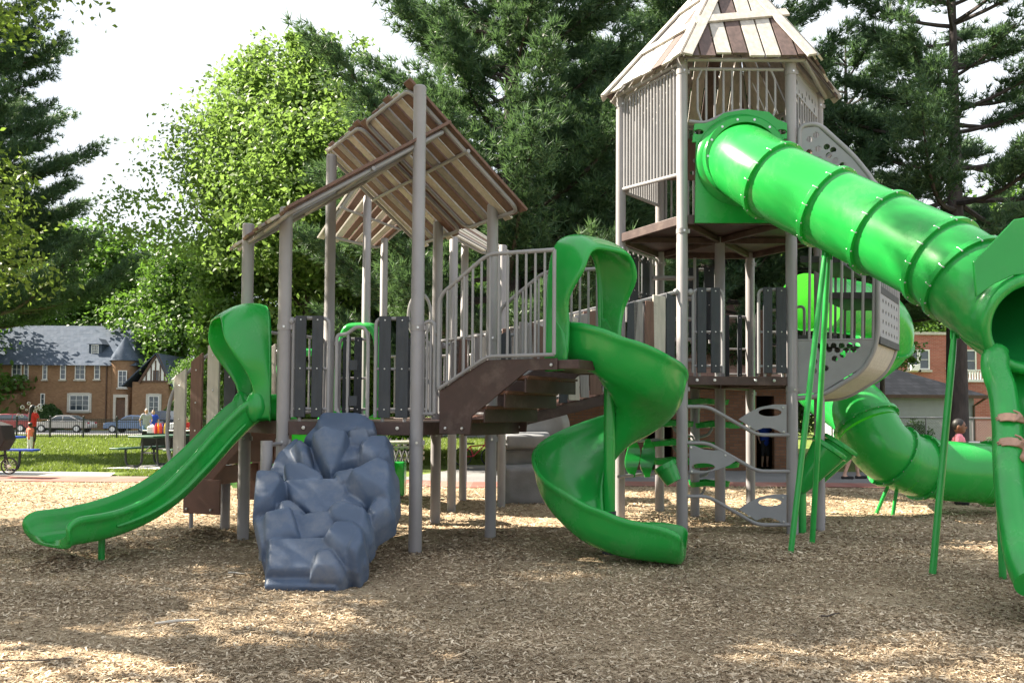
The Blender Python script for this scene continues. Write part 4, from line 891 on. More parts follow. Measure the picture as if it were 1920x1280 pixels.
sheet('light_kerb', [(-1.2, 21.4), (2, 21.2), (2.0, 22.6), (-1.2, 22.8)], M['conc'], dz=.010)
cn = sheet('concrete_pad', [(-14, 17.7), (-8.2, 17.5), (-8.6, 18.6), (-14, 19.3)], M['conc'], dz=.012)
cn2 = sheet('picnic_pad', [(-9.7, 20.2), (-6.2, 19.6), (-5.9, 21.9), (-9.0, 22.3)], M['conc'], dz=.012)
sheet('road', [(-80, 62), (10, 62), (10, 82), (-80, 82)], M['asph'], dz=.012)
sheet('near_pavement', [(-80, 58.6), (10, 58.6), (10, 60.2), (-80, 60.2)], M['conc'], dz=.014)
# bark chips, real pieces, in the near bed
def chips(n, y0, y1, s0, s1, p=1.0):
    rg = RNG; yy = y0 + (y1 - y0) * rg.random(n) ** p; xx = (rg.random(n) * 2 - 1) * (yy * .64 + .4)
    L = rg.uniform(s0, s1, n); W = L * rg.uniform(.16, .38, n); a = rg.uniform(0, np.pi, n); pit = rg.normal(0, .22, n); rol = rg.normal(0, .35, n)
    zz = rg.uniform(.0, .02, n) + .012 * np.sin(xx * 1.7) * np.sin(yy * 2.1)
    ux = np.stack([np.cos(a) * np.cos(pit), np.sin(a) * np.cos(pit), np.sin(pit)], 1); vx = np.stack([-np.sin(a) * np.cos(rol), np.cos(a) * np.cos(rol), np.sin(rol)], 1)
    c = np.stack([xx, yy, zz], 1); U = ux * (L / 2)[:, None]; W2 = vx * (W / 2)[:, None]; k = rg.uniform(.5, 1, (n, 1))
    q = np.stack([c - U - W2 * k, c + U - W2 * rg.uniform(.3, 1, (n, 1)), c + U * .9 + W2, c - U + W2 * k], 1); return q.reshape(-1, 3)
M['chip'] = bpy.data.materials.new('bark chip'); M['chip'].use_nodes = True
_t = M['chip'].node_tree; _g = _t.nodes.new('ShaderNodeNewGeometry'); _r = _t.nodes.new('ShaderNodeValToRGB'); _c = _r.color_ramp
_c.elements[0].color = (.16, .11, .07, 1); _c.elements[1].color = (.78, .66, .50, 1)
for pos, c in ((.2, (.31, .225, .145)), (.5, (.46, .355, .24)), (.8, (.58, .465, .33))): e = _c.elements.new(pos); e.color = (*c, 1)
_t.links.new(_g.outputs['Random Per Island'], _r.inputs[0]); _n = _t.nodes.new('ShaderNodeTexNoise'); _n.inputs['Scale'].default_value = .9; _n.inputs['Detail'].default_value = 5; _o = _t.nodes.new('ShaderNodeTexCoord'); _t.links.new(_o.outputs['Object'], _n.inputs[0])
_q = _t.nodes.new('ShaderNodeMapRange'); _q.inputs[1].default_value = .35; _q.inputs[2].default_value = .6; _q.inputs[3].default_value = .68; _q.inputs[4].default_value = 1.12; _t.links.new(_n.outputs['Fac'], _q.inputs[0])
_x = _t.nodes.new('ShaderNodeMix'); _x.data_type = 'RGBA'; _x.blend_type = 'MULTIPLY'; _x.inputs[0].default_value = 1; _t.links.new(_r.outputs[0], _x.inputs[6]); _t.links.new(_q.outputs[0], _x.inputs[7])
_t.links.new(_x.outputs[2], _t.nodes['Principled BSDF'].inputs['Base Color']); _t.nodes['Principled BSDF'].inputs['Roughness'].default_value = .9; _t.nodes['Principled BSDF'].inputs['Specular IOR Level'].default_value = .2
vv = np.concatenate([chips(190000, 3.6, 9.0, .013, .043, 1.25), chips(100000, 8.0, 16.0, .026, .065)])
tag(fastmesh('bark_chips', vv, 4, M['chip']), 'loose brown bark chips covering the play area', kind='stuff')
# low heaps where the bark has been kicked up
for (x, y, r, nm) in ((-3.95, 7.55, .42, 'small dark heap of bark under the mouth of the straight slide'), (-3.35, 9.35, .45, 'heap of bark around the short post of the brown access stair')):
    v2 = chips(2500, 0, 1, .03, .07); n = len(v2) // 4; a = RNG.uniform(0, 6.28, n); q = RNG.random(n) ** .6 * r; cx = x + q * np.cos(a); cy = y + q * .7 * np.sin(a); cz = .11 * np.exp(-(q / r / .6) ** 2)
    v2 = v2.reshape(-1, 4, 3); v2 = v2 - v2.mean(1, keepdims=True) + np.stack([cx, cy, cz], 1)[:, None, :]
    m = MB(); m.grid([[V((x + r * f * math.cos(t), y + r * .7 * f * math.sin(t), .10 * math.exp(-(f / .6) ** 2) - .004)) for t in [2 * math.pi * k / 20 for k in range(20)]] for f in (1.15, .8, .5, .25, .02)], True)
    hp_ = m.build('bark_heap', M['mulch'], None); tag(hp_, kind='structure'); ob = fastmesh('heap_chips', v2.reshape(-1, 3), 4, M['chip']); tag(ob, 'loose bark chips lying on a low heap', kind='stuff')
# grass blades
def blades(n, x0, x1, y0, y1, h):
    rg = RNG; yy = y0 + (y1 - y0) * rg.random(n) ** 1.6; xx = rg.uniform(x0, x1, n) * yy; a = rg.uniform(0, 6.28, n); H = h * rg.uniform(.5, 1.3, n) * (1 + yy / 60); w_ = .008 * (1 + yy / 12)
    z = np.where(yy < 17, 0, -.0125 * (yy - 17)) - .015; b = np.stack([xx, yy, z], 1); s = np.stack([np.cos(a), np.sin(a), 0 * a], 1) * w_[:, None]; tip = b + np.stack([rg.normal(0, .4, n) * H, rg.normal(0, .4, n) * H, H], 1)
    return np.stack([b - s, b + s, tip], 1)
bl = blades(110000, -.66, -.03, 17.6, 58, .055)
ctr = bl.mean(1); ok = ~(((ctr[:, 0] < -8.1) & (ctr[:, 1] < 19.2)) | ((ctr[:, 0] > -9.7) & (ctr[:, 0] < -5.9) & (ctr[:, 1] > 19.7) & (ctr[:, 1] < 22.3)) | ((ctr[:, 0] > -2.6) & (ctr[:, 1] < 23)))
M['blade'] = leafmat('grass blade', (.07, .12, .015), (.16, .20, .05), (.22, .30, .05), .3)
tag(fastmesh('grass_blades', bl[ok].reshape(-1, 3), 3, M['blade']), 'short green lawn grass beyond the play area', kind='stuff')

# ================================================================ trees
def leaf_quads(c, nrm, size, rg, asp=.62):
    n = len(c); nrm = nrm / np.linalg.norm(nrm, axis=1, keepdims=True); r = rg.normal(size=(n, 3)); u = np.cross(nrm, r); u /= np.linalg.norm(u, axis=1, keepdims=True); v = np.cross(nrm, u)
    s = size * rg.uniform(.6, 1.25, (n, 1)); u = u * s; v = v * s * asp; dr = nrm * s * .25
    return np.stack([c - u, c - v * .9 + dr * .3, c + u - dr, c + v * .9 + dr * .3], 1).reshape(-1, 3)
def broadleaf_mesh(seed, H, Rd, nl, size, lobes=16, base=.25, perclump=70, cone=False, scat=.085):
    rg = np.random.default_rng(seed); cl = []
    zz = H * (base + (1 - base) * rg.random(lobes)); 
    L = []
    for z in zz:
        t = (z / H - base) / (1 - base); rr = Rd * (math.sin(math.pi * min(1, .18 + .82 * t)) ** .7 * .95 + .05); a = rg.uniform(0, 6.28)
        if cone: rr = Rd * float(np.interp(t, (0, .25, .5, .62, .8, 1), (.28, .36, .78, 1, .66, .05)))
        q = rr * rg.uniform(.25, .78)
        L.append((q * math.cos(a), q * math.sin(a), z, (Rd * .08 + rr * rg.uniform(.3, .5)) if cone else Rd * rg.uniform(.26, .46)))
    L.append((0, 0, H * .95, Rd * (.10 if cone else .25))); L.append((0, 0, H * (.4 if cone else .6), Rd * .55))
    nc = nl // perclump; L = np.array(L); w_ = L[:, 3] ** 2; k = rg.choice(len(L), nc, p=w_ / w_.sum())
    d = rg.normal(size=(nc, 3)); d /= np.linalg.norm(d, axis=1, keepdims=True); rad = L[k, 3] * rg.uniform(.55, 1.12, nc) ** .7
    cc = L[k, :3] + d * rad[:, None] * np.array([1, 1, .85]); cs = (L[k, 3] * .15 if cone else Rd * scat) * rg.uniform(.6, 1.5, nc)
    idx = np.repeat(np.arange(nc), perclump); off = np.clip(rg.normal(size=(len(idx), 3)), -1.7, 1.7) * cs[idx][:, None] * np.array([1.15, 1.15, .6])
    c = cc[idx] + off; nrm = rg.normal(size=c.shape) * .75 + d[idx] * .5 + np.array([0, 0, .55])
    return leaf_quads(c, nrm, size, rg), L
def trunk_mb(H, r, limbs, seed, top=.75):
    rd = random.Random(seed); m = MB(); sp = [V((rd.uniform(-.03, .03) * H * t, rd.uniform(-.03, .03) * H * t, H * top * t)) for t in (0, .2, .45, .7, 1)]; sp = smoothpath(sp, 4)
    m.tube([sp[0] - Z * .4] + sp, [r * 1.35, r * 1.25] + [r * (1 - .85 * i / len(sp)) for i in range(1, len(sp))], 10)
    for (x, y, z, rr) in limbs:
        b = V((x, y, z)); h0 = max(H * .18, min(H * top * .9, z - math.hypot(x, y) * .75)); i = min(len(sp) - 2, int(h0 / (H * top) * len(sp))); a = sp[i]
        m.tube(smoothpath([a, a.lerp(b, .45) + V((0, 0, -.06 * H * .5)), b], 4), [r * .42 * (1 - .8 * k / 8) for k in range(9)], 6)
    return m
M['bark'] = mat('grey brown bark', (.09, .07, .058), .9, .3, 9, .9, 18, stretch=(1, 1, .25))
M['barkd'] = mat('dark pine bark', (.060, .048, .046), .9, .3, 9, .9, 14, stretch=(1, 1, .3))
M['leafy'] = leafmat('bright summer leaf', (.06, .12, .022), (.13, .21, .05), (.25, .40, .08), .42)
M['leafm'] = leafmat('mid green leaf', (.035, .085, .014), (.08, .15, .025), (.14, .28, .035), .36)
M['leafd'] = leafmat('deep green leaf', (.022, .058, .014), (.05, .10, .022), (.08, .18, .03), .3)
M['leafa'] = leafmat('yellow green maple leaf', (.045, .095, .014), (.12, .185, .03), (.22, .34, .05), .4)
M['needle'] = leafmat('pine needle', (.016, .052, .032), (.10, .17, .085), (.12, .22, .07), .3, .5)
M['cone'] = mat('pine cone', (.10, .055, .03), .8, .2, 20)
def tree(name, label, px, d, H, Rd, nl, size, mt, seed, r=.25, group=None, base=.25, lobes=16, perclump=70, top=.75, cone=False, scat=.085):
    p = XY(px, d); p.z = gz(d); t = thing(name, label, 'tree', p, group); q, L = broadleaf_mesh(seed, H, Rd, nl, size, lobes, base, perclump, cone, scat)
    ob = fastmesh('crown', q, 4, mt, t); m = trunk_mb(H, r, L[:12], seed, top); m.v = [v + p for v in m.v]; m.build('trunk', M['bark'], t); return t
def pine_mesh(seed, H, spread, nwh, zlo=.12, tuft=.17, dens=1.0, need=9):
    """whorled limbs with flat drooping plumes made of needle tufts"""
    rd = random.Random(seed); rg = np.random.default_rng(seed); T = []; D = []; limb = MB()
    for k in range(nwh):
        t = (k + .3) / nwh; z = H * (zlo + (1 - zlo) * t); R0 = spread * ((1 - t) ** .75 * .95 + .06); nb = rd.choice((5, 6, 7)); ph = rd.uniform(0, 6.28)
        for b in range(nb):
            a = ph + 2 * math.pi * b / nb + rd.uniform(-.3, .3); L = R0 * rd.uniform(.6, 1.12); z0 = z + rd.uniform(-.3, .3); pts = []
            rise = rd.uniform(-.02, .22) + .35 * t
            for i in range(9):
                s = i / 8; pts.append(V((math.cos(a + .12 * s) * L * s, math.sin(a + .12 * s) * L * s, z0 + L * (rise * s - .16 * math.sin(math.pi * s) * (1 - t) + .10 * s * s))))
            limb.tube(pts, [.055 * (1 - s / 9) * (.5 + L / spread) + .008 for s in range(9)], 5)
            ns = int(L * 3.4 * dens) + 3
            for k2 in range(ns):                       # dense side plumes with gaps between them
                s = .26 + .74 * (k2 + rd.random()) / ns; i = min(7, int(s * 8)); p = pts[i].lerp(pts[i + 1], s * 8 - i); side = 1 if k2 % 2 else -1; aa = a + side * rd.uniform(.25, .95) * (1.2 - .7 * s); ll = (L * .26 * (1.2 - s) + .55) * rd.uniform(.6, 1.15)
                e = V((math.cos(aa), math.sin(aa), rd.uniform(.05, .40))).normalized(); ntf = max(5, int(ll * 19))
                for j in range(ntf):
                    f = (j + rd.random()) / ntf; wdt = .05 + .09 * math.sin(math.pi * min(1, f * .9 + .1)); q = p + e * ll * f + V((rd.gauss(0, wdt), rd.gauss(0, wdt), abs(rd.gauss(0, wdt * .8)) + .08 * f * f)); T.append(q[:]); w = e * 1.0 + V((rd.gauss(0, .4), rd.gauss(0, .4), .55 + rd.gauss(0, .3))); D.append(w[:])
    T = np.array(T); D = np.array(D); D /= np.linalg.norm(D, axis=1, keepdims=True); n = len(T); idx = np.repeat(np.arange(n), need)
    d = D[idx] + rg.normal(size=(len(idx), 3)) * .55; d /= np.linalg.norm(d, axis=1, keepdims=True); s = np.cross(d, rg.normal(size=d.shape)); s /= np.linalg.norm(s, axis=1, keepdims=True)
    ln = tuft * rg.uniform(.7, 1.3, (len(idx), 1)); wd = .018 * rg.uniform(.8, 1.4, (len(idx), 1)); o = T[idx] + d * ln * .05
    return np.stack([o - s * wd * .4, o + s * wd, o + d * ln], 1).reshape(-1, 3), limb
def pine(name, label, px, d, H, spread, nwh, seed, r=.28, zlo=.12, dens=1.0, tuft=.21, need=11, group='white pines around the play area', yaw=0):
    p = XY(px, d); p.z = gz(d); t = thing(name, label, 'tree', p, group); q, lm = pine_mesh(seed, H, spread, nwh, zlo, tuft, dens, need)
    fastmesh('needles', q, 3, M['needle'], t); m = lm; m.tube([V((0, 0, z)) for z in (-.4, 0, .5, H * .4, H * .8, H)], [r * 1.3, r * 1.15, r, r * .75, r * .3, .03], 12)
    m.v = [v + p for v in m.v]; m.build('trunk', M['barkd'], t); t.rotation_euler = (0, 0, yaw); return t
# ---------------- pines behind the structure
pA = pine('white_pine', 'dense dark white pine with drooping layered boughs, tallest behind the twisted slat roof', 955, 20.5, 15.5, 5.9, 20, 31, dens=1.9, r=.33, zlo=.16)
pB = dup(pA, XY(1330, 24), 1.9, 'large dark white pine standing directly behind the pointed tower', 1.02)
pC = pine('white_pine', 'open white pine with bare lower limbs and sky gaps, right of the tower roof', 1795, 22.5, 15.0, 5.6, 11, 47, r=.29, zlo=.33, dens=1.5)
pD = dup(pA, XY(-75, 27) + V((0, 0, 1.9)), 4.1, 'dark white pine at the far left, boughs reaching right over the brick house', (.80, .80, .95))
pE = dup(pA, XY(1120, 31) + V((0, 0, gz(31))), .7, 'white pine farther back, filling the gap between the two roofs', .95)
pG = dup(pC, XY(1590, 29) + V((0, 0, gz(29))), 4.3, 'thin white pine farther back, just right of the tower roof', .95)
# ---------------- broadleaf trees
tree('shade_tree', 'bright yellow green broadleaf tree left of the twisted slat roof', 575, 25, 12.3, 5.3, 150000, .085, M['leafy'], 11, r=.3, base=.04, lobes=70, top=.8, cone=True)
tree('shade_tree', 'low leafy tree with drooping branches just behind the access stair', 432, 24, 5.6, 1.7, 20000, .07, M['leafm'], 12, r=.14, base=.2, lobes=12, top=.7)
mpl = tree('maple_tree', 'yellow green maple crown filling the left edge of the picture', 960, 10, 12.6, 3.1, 120000, .047, M['leafa'], 14, r=.25, base=.13, lobes=60, perclump=110, scat=.055)
mpl.location = (-8.3, 9.6, 0)
lone = tree('background_tree', 'broad mid green tree rising behind the brick house roof', 175, 105, 22, 10.5, 26000, .32, M['leafm'], 15, r=.5, group='trees beyond the play area', base=.15)
def bt(px, d, rz, label, s): q = XY(px, d); q.z = gz(min(d, 90)); return dup(lone, q, rz, label, s)
bt(40, 110, 1.1, 'tall green tree behind the left end of the brick house', 1.15); bt(345, 95, 2.0, 'pale tree behind the half-timbered gable of the brick house', .85)
bt(372, 66, 2.9, 'small tree by the lamp post beside the brick house', .24); bt(560, 70, 3.5, 'tree seen low between the posts of the near platform', .8); bt(720, 60, 4.1, 'tree seen under the twisted slat roof', .72)
bt(905, 75, .4, 'tree seen between the twisted roof and the stair railing', .85); bt(1130, 70, 5.3, 'tree seen above the plank bridge', .8); bt(-160, 80, 5, 'big tree beyond the far left of the lawn', 1.0); bt(1450, 85, .9, 'tree seen far beyond the tower deck', .8)
bt(1900, 80, 2.2, 'green tree behind the red brick building', .95); bt(1730, 75, 1.6, 'leafy tree above the flat roof of the red brick building', .62)
tree('shade_tree', 'sunlit dark green tree seen through the tower between its two decks', 1440, 33, 7.8, 3.6, 34000, .10, M['leafd'], 17, r=.22, base=.22)
tree('shade_tree', 'leafy tree close behind the curved climber with twigs over the red brick wall', 1655, 30, 6.6, 2.1, 9000, .075, M['leafm'], 18, r=.15, base=.55)
tree('shade_tree', 'green tree low behind the rear play shelter', 770, 29, 6.0, 3.0, 26000, .09, M['leafm'], 19, r=.18, base=.05)
tree('shade_tree', 'small pale tree behind the rear slide arch', 640, 33, 6.5, 3.2, 24000, .10, M['leafy'], 20, r=.18, base=.05)
tree('shade_tree', 'dark tree behind the stair railing below the pine boughs', 1010, 27, 5.6, 2.6, 22000, .09, M['leafd'], 24, r=.18, base=.2)
# the big trunk to the right, and the shading trees outside the frame towards the sun
q = XY(1797, 24.0); q.z = gz(24); tr = thing('tree_trunk', 'straight dark tree trunk standing in front of the garage', 'tree', q)
m = MB(); m.tube([q + Z * z for z in (-.3, 0, .4, 1.5, 3.0, 4.6, 7.5)], [.36, .31, .27, .245, .235, .22, .17], 18); m.build('trunk', M['barkd'], tr)
shade = tree('shade_tree', 'broadleaf tree outside the view that throws dappled shade over the bark', 960, 10, 12.5, 3.2, 7500, .15, M['leafm'], 41, r=.3, group='shade trees outside the view', base=.25, lobes=22, perclump=220, scat=.11)
shade.location = (-8.3, 6.6, 0)
def shd(x, y, rz, lb, s=1): return dup(shade, V((x, y, 0)), rz, lb, s)
shd(-8.0, 3.6, 2.2, 'shade tree outside the view, nearest the photographer', .95)

# ================================================================ buildings
M['brickt'] = brickmat('tan brown brick', (.23, .12, .065), (.31, .18, .10), (.24, .19, .14), 1.0, .24, .08)
M['brickr'] = brickmat('red brick', (.33, .105, .08), (.42, .15, .115), (.36, .25, .22), 1.0, .24, .08)
M['brickb'] = brickmat('brown glazed brick', (.13, .066, .04), (.17, .09, .055), (.10, .075, .06), 1.0, .21, .075)
M['shing'] = brickmat('blue grey slate shingles', (.065, .085, .12), (.095, .115, .155), (.05, .062, .085), 1.0, .35, .22)
M['shingd'] = brickmat('charcoal shingles', (.010, .012, .016), (.018, .020, .026), (.007, .008, .011), 1.0, .3, .15)
M['shingp'] = brickmat('pinkish shingles', (.40, .25, .22), (.48, .31, .27), (.30, .19, .17), 1.0, .3, .15)
M['stone'] = mat('pale limestone trim', (.50, .47, .42), .8, .1, 8)
M['white'] = mat('white paint', (.78, .77, .74), .6, .05, 6)
M['wood'] = mat('dark brown timber', (.10, .055, .035), .7, .2, 8)
M['glass'] = mat('window glass', (.05, .065, .08), .08, .2, 2, spec=.8)
M['siding'] = mat('grey lap siding', (.36, .37, .38), .7, .06, 3)
def wall_win(root, c, n, w_, h, frame='white', bars=(2, 3), sill=True, fw=.07, surround=None):
    """window: frame with glazing bars, pane behind, sill below; c centre on wall face, n outward"""
    c = V(c); n = V(n).normalized(); s = Z.cross(n).normalized(); m = MB()
    for sg in (-1, 1): m.obox(c + s * sg * (w_ / 2) + n * .02, s * fw / 2, n * .05, Z * (h / 2 + fw / 2)); m.obox(c + Z * sg * (h / 2) + n * .022, s * (w_ / 2 - fw / 2), n * .048, Z * fw / 2)
    for i in range(1, bars[0]): m.obox(c + s * (w_ * (i / bars[0] - .5)) + n * .02, s * fw * .3, n * .03, Z * (h / 2))
    for j in range(1, bars[1]): m.obox(c + Z * (h * (j / bars[1] - .5)) + n * .018, s * (w_ / 2), n * .022, Z * fw * .18)
    if surround:
        for sg in (-1, 1): m.obox(c + s * sg * (w_ / 2 + .16) + n * .03, s * .12, n * .05, Z * (h / 2 + .22), 1); m.obox(c + Z * sg * (h / 2 + .16) + n * .032, s * (w_ / 2 + .04), n * .05, Z * .11, 1)
    f = m.build('window', [M[frame], M['stone']], root)
    g = MB(); g.obox(c + n * .005, s * w_ / 2, n * .008, Z * h / 2); g.build('pane', M['glass'], f)
    if sill: k = MB(); k.obox(c - Z * (h / 2 + .12) + n * .06, s * (w_ / 2 + .14), n * .1, Z * .06); k.build('sill', M['stone'], f)
    return f
# ---- brick house across the road (faces along +-Y / +-X, front towards the camera)
DH = 86.0; hp_ = XY(130, DH); gH = gz(DH); hp_.z = gH
house = thing('brick_house', 'tan brick house with slate roof, round turret and half-timbered gable', 'house', hp_)
def hx(px, d=DH): return XY(px, d).x
def hz(py, px=130, d=DH): return P(px, py, d).z
xL, xR = hx(-40), hx(248); ze = hz(683); zr = hz(600); yF, yB = DH, DH + 12
m = MB(); m.prism([(xL, yF, gH - 1), (xR, yF, gH - 1), (xR, yF, ze), (xL, yF, ze)], (0, 12, 0)); m.build('wall', M['brickt'], house, smooth=0)
m = MB(); ym = yF + 6; a, b = V((xL - 2, ym, zr)), V((hx(196), ym, zr)); e = .5
m.add([V((xL - 2, yF - e, ze - .1)), V((xR + e, yF - e, ze - .1)), V((xR + e, yB + e, ze - .1)), V((xL - 2, yB + e, ze - .1)), a, b], [(0, 1, 5, 4), (1, 2, 5), (2, 3, 4, 5), (0, 4, 3), (3, 2, 1, 0)])
rf = m.build('roof', M['shing'], house, smooth=0)
m = MB(); c = P(276, 668, DH + 7); m.obox(c + Z * .3, V((.5, 0, 0)), V((0, .4, 0)), Z * 2.0); m.build('chimney', M['brickt'], rf, smooth=0)
# dormer
dx0, dx1 = hx(127, 83.5), hx(152, 83.5); dz0, dz1 = hz(663, 140, 84), hz(640, 140, 84); yd = DH + 1.4
dm = MB(); dm.prism([(dx0, yd, dz0), (dx1, yd, dz0), (dx1, yd, dz1), (dx0, yd, dz1)], (0, 2.6, 0)); dm = dm.build('dormer', M['shing'], house, smooth=0)
m = MB(); zc = dz1 + .65; m.add([V((dx0 - .2, yd - .25, dz1)), V((dx1 + .2, yd - .25, dz1)), V((dx1 + .2, yd + 3.4, dz1)), V((dx0 - .2, yd + 3.4, dz1)), V(((dx0 + dx1) / 2, yd + .6, zc)), V(((dx0 + dx1) / 2, yd + 3.2, zc))], [(0, 1, 4), (1, 2, 5, 4), (2, 3, 5), (3, 0, 4, 5), (3, 2, 1, 0)]); m.build('dormer_roof', M['shing'], dm, smooth=0)
wall_win(dm, ((dx0 + dx1) / 2, yd - .01, (dz0 + dz1) / 2), (0, -1, 0), .65, 1.0, bars=(3, 4), sill=False)
# turret
tc = V((hx(229), DH + .4, 0)); tr_ = 1.25; m = MB(); m.tube([tc + Z * (gH - 1), tc + Z * hz(673, 229)], tr_, 28); m.build('turret', M['brickt'], house)
m = MB(); z0, z1 = hz(676, 229), hz(629, 229); m.grid([[tc + V((r * math.cos(t), r * math.sin(t), z)) for t in [2 * math.pi * k / 28 for k in range(28)]] for r, z in ((1.15, z0 - .02), (1.5, z0), (1.1, z0 + (z1 - z0) * .28), (.55, z0 + (z1 - z0) * .62), (.01, z1))], True, False, True); m.build('turret_roof', M['shing'], house, smooth=60)
wall_win(house, tc + V((.35, -tr_ + .02, hz(711, 238))), (.2, -1, 0), .75, 1.65, bars=(2, 3))
# gabled wing
wx0, wx1 = hx(249, 84), hx(317, 84); wy = DH - 2.2; wze = hz(716, 285, 84); wzr = hz(664, 295, 84); xm = hx(294, 84); gx0 = hx(266, 84)
m = MB(); m.prism([(wx0, wy, gH - 1), (wx1, wy, gH - 1), (wx1, wy, wze), (wx0, wy, wze)], (0, 9, 0)); m.build('wing_wall', M['brickt'], house, smooth=0)
m = MB(); m.prism([(gx0, wy - .03, wze + .01), (wx1, wy - .03, wze + .01), (xm, wy - .03, wzr - .25)], (0, .5, 0)); gb = m.build('gable', M['white'], house, smooth=0)
m = MB()
for px, y1 in ((275, 700), (284, 686), (292, 676), (301, 684), (309, 700)): x = hx(px, 84); m.obox((x, wy - .06, (wze + hz(y1, px, 84)) / 2), V((.06, 0, 0)), V((0, .03, 0)), Z * ((hz(y1, px, 84) - wze) / 2))
m.beam((gx0, wy - .07, wze + .06), (wx1, wy - .07, wze + .06), .05, .16); m.beam((gx0 - .2, wy - .1, wze - .1), (xm, wy - .1, wzr), .12, .24); m.beam((wx1 + .25, wy - .1, wze - .25), (xm, wy - .1, wzr), .12, .24); m.build('half_timber', M['wood'], gb, smooth=0)
m = MB(); ov = .35; yb = wy + 9.2; m.prism([(wx0 - .9, wy - ov, wze - .35), (xm, wy - ov, wzr + .1), (xm, wy - ov, wzr + .0), (wx0 - .9, wy - ov, wze - .5)], (0, 9, 0)); m.prism([(wx1 + .5, wy - ov, wze - .45), (xm, wy - ov, wzr + .1), (xm, wy - ov, wzr), (wx1 + .5, wy - ov, wze - .6)], (0, 9, 0)); m.build('wing_roof', M['shing'], house, smooth=0)
wall_win(house, (hx(290, 84), wy - .01, hz(758, 290, 84)), (0, -1, 0), .95, 1.6, bars=(2, 3), surround=True)
wall_win(house, (xm - .05, wy - .04, hz(704, 292, 84)), (0, -1, 0), .45, .95, frame='wood', bars=(2, 3), sill=False)
for px, w_, h in ((30, .9, 1.5), (48, .4, 1.5), (83, .4, 1.45), (117, .5, 1.45), (149, .95, 1.45), (181, .5, 1.4)): wall_win(house, (hx(px), yF - .01, hz(697, px)), (0, -1, 0), w_, h, bars=(2 if w_ > .6 else 1, 3))
wall_win(house, (hx(149), yF - .01, hz(755, 149)), (0, -1, 0), 1.9, 1.5, bars=(3, 3), surround=True)
for px in (44, 80): wall_win(house, (hx(px), yF - .01, hz(752, px)), (0, -1, 0), .35, 1.5, bars=(1, 3))
m = MB(); m.box((hx(26), yF - .9, hz(762)), 2.6, 1.8, 2.4); m.build('porch', M['brickt'], house, smooth=0)
m = MB(); c = tc + V((.35, -tr_ - .12, 0)); m.box((c.x, c.y, (gH + hz(750, 237)) / 2), .95, .2, hz(750, 237) - gH); do = m.build('door', M['wood'], house, smooth=0)
m = MB(); zt = hz(748, 237)
for s in (-1, 1): m.box((c.x + s * .6, c.y - .02, (gH + zt) / 2), .25, .34, zt - gH + .4)
m.box((c.x, c.y - .021, zt + .3), 1.46, .34, .3); m.build('door_surround', M['stone'], house, smooth=0)
m = MB(); m.tube([(hx(199), yF - .08, gH), (hx(199), yF - .08, ze)], .07, 8); m.build('downpipe', M['wood'], house)
def dome(n, c, r, size, seed):
    rg = np.random.default_rng(seed); d = rg.normal(size=(n, 3)); d[:, 2] = np.abs(d[:, 2]) * 1.0 - .15; d /= np.linalg.norm(d, axis=1, keepdims=True); lump = 1 + .06 * np.sin(d[:, :1] * 9 + 1) * np.sin(d[:, 1:2] * 8) + rg.normal(size=(n, 1)) * .03
    return leaf_quads(np.array(c) + d * lump * np.array(r), d + rg.normal(size=(n, 3)) * .45, size, rg)
bx = thing('clipped_bush', 'round clipped dark green bush against the brick house wall', 'bush', (hx(118), DH - 2.5, gH)); fastmesh('foliage', dome(9000, (0, 0, .35), (1.3, 1.2, 2.1), .09, 3), 4, M['leafd'], bx); m = MB(); m.ball(V((hx(118), DH - 2.5, gH + .7)), (1.15, 1.05, 1.6)); m.build('twig_core', M['leafd'], bx)
# ---- brown brick park building behind the tower
pkx0, pkx1, pkd = XY(1055, 21.4).x, XY(1492, 21.4).x, 21.4; g0 = gz(22); pz = ZAT(700, XY(1300, 21.4))
park = thing('park_building', 'low brown brick park building with pink shingle roof and dark doorway, behind the tower', 'building', ((pkx0 + pkx1) / 2, pkd, g0))
m = MB(); dX0, dX1 = XY(1418, 21.4).x, XY(1452, 21.4).x; dX2, dX3 = XY(1236, 21.4).x - .3, XY(1262, 21.4).x; dz_ = ZAT(742, XY(1430, 21.4))
for x0, x1, z0, z1 in ((pkx0, dX2, g0 - .3, pz), (dX2, dX3, dz_ + .1, pz), (dX3, dX0, g0 - .3, pz), (dX0, dX1, dz_, pz), (dX1, pkx1, g0 - .3, pz)): m.box(((x0 + x1) / 2, pkd + .1, (z0 + z1) / 2), x1 - x0 - .001, .2, z1 - z0)
for x in (pkx0 + .1, pkx1 - .1): m.box((x, pkd + 3.2, (g0 - .3 + pz) / 2), .2, 5.9, pz - g0 + .3)
m.box(((pkx0 + pkx1) / 2, pkd + 6.2, (g0 - .3 + pz) / 2), pkx1 - pkx0, .2, pz - g0 + .3); m.build('wall', M['brickb'], park, smooth=0)
m = MB(); e = .55; zr_ = ZAT(560, XY(1300, 24.4)) ; x0, x1, y0, y1 = pkx0 - e, pkx1 + e, pkd - e, pkd + 6.2 + e; ym = (y0 + y1) / 2
m.add([V((x0, y0, pz - .1)), V((x1, y0, pz - .1)), V((x1, y1, pz - .1)), V((x0, y1, pz - .1)), V((x0 + 1.2, ym, zr_)), V((x1 - 1.2, ym, zr_))], [(0, 1, 5, 4), (1, 2, 5), (2, 3, 4, 5), (3, 0, 4)]); m.build('roof', M['shingp'], park, smooth=0)
m = MB(); m.box(((x0 + x1) / 2, y0 - .012, pz - .16), x1 - x0, .03, .16); m.build('fascia', M['wood'], park, smooth=0)
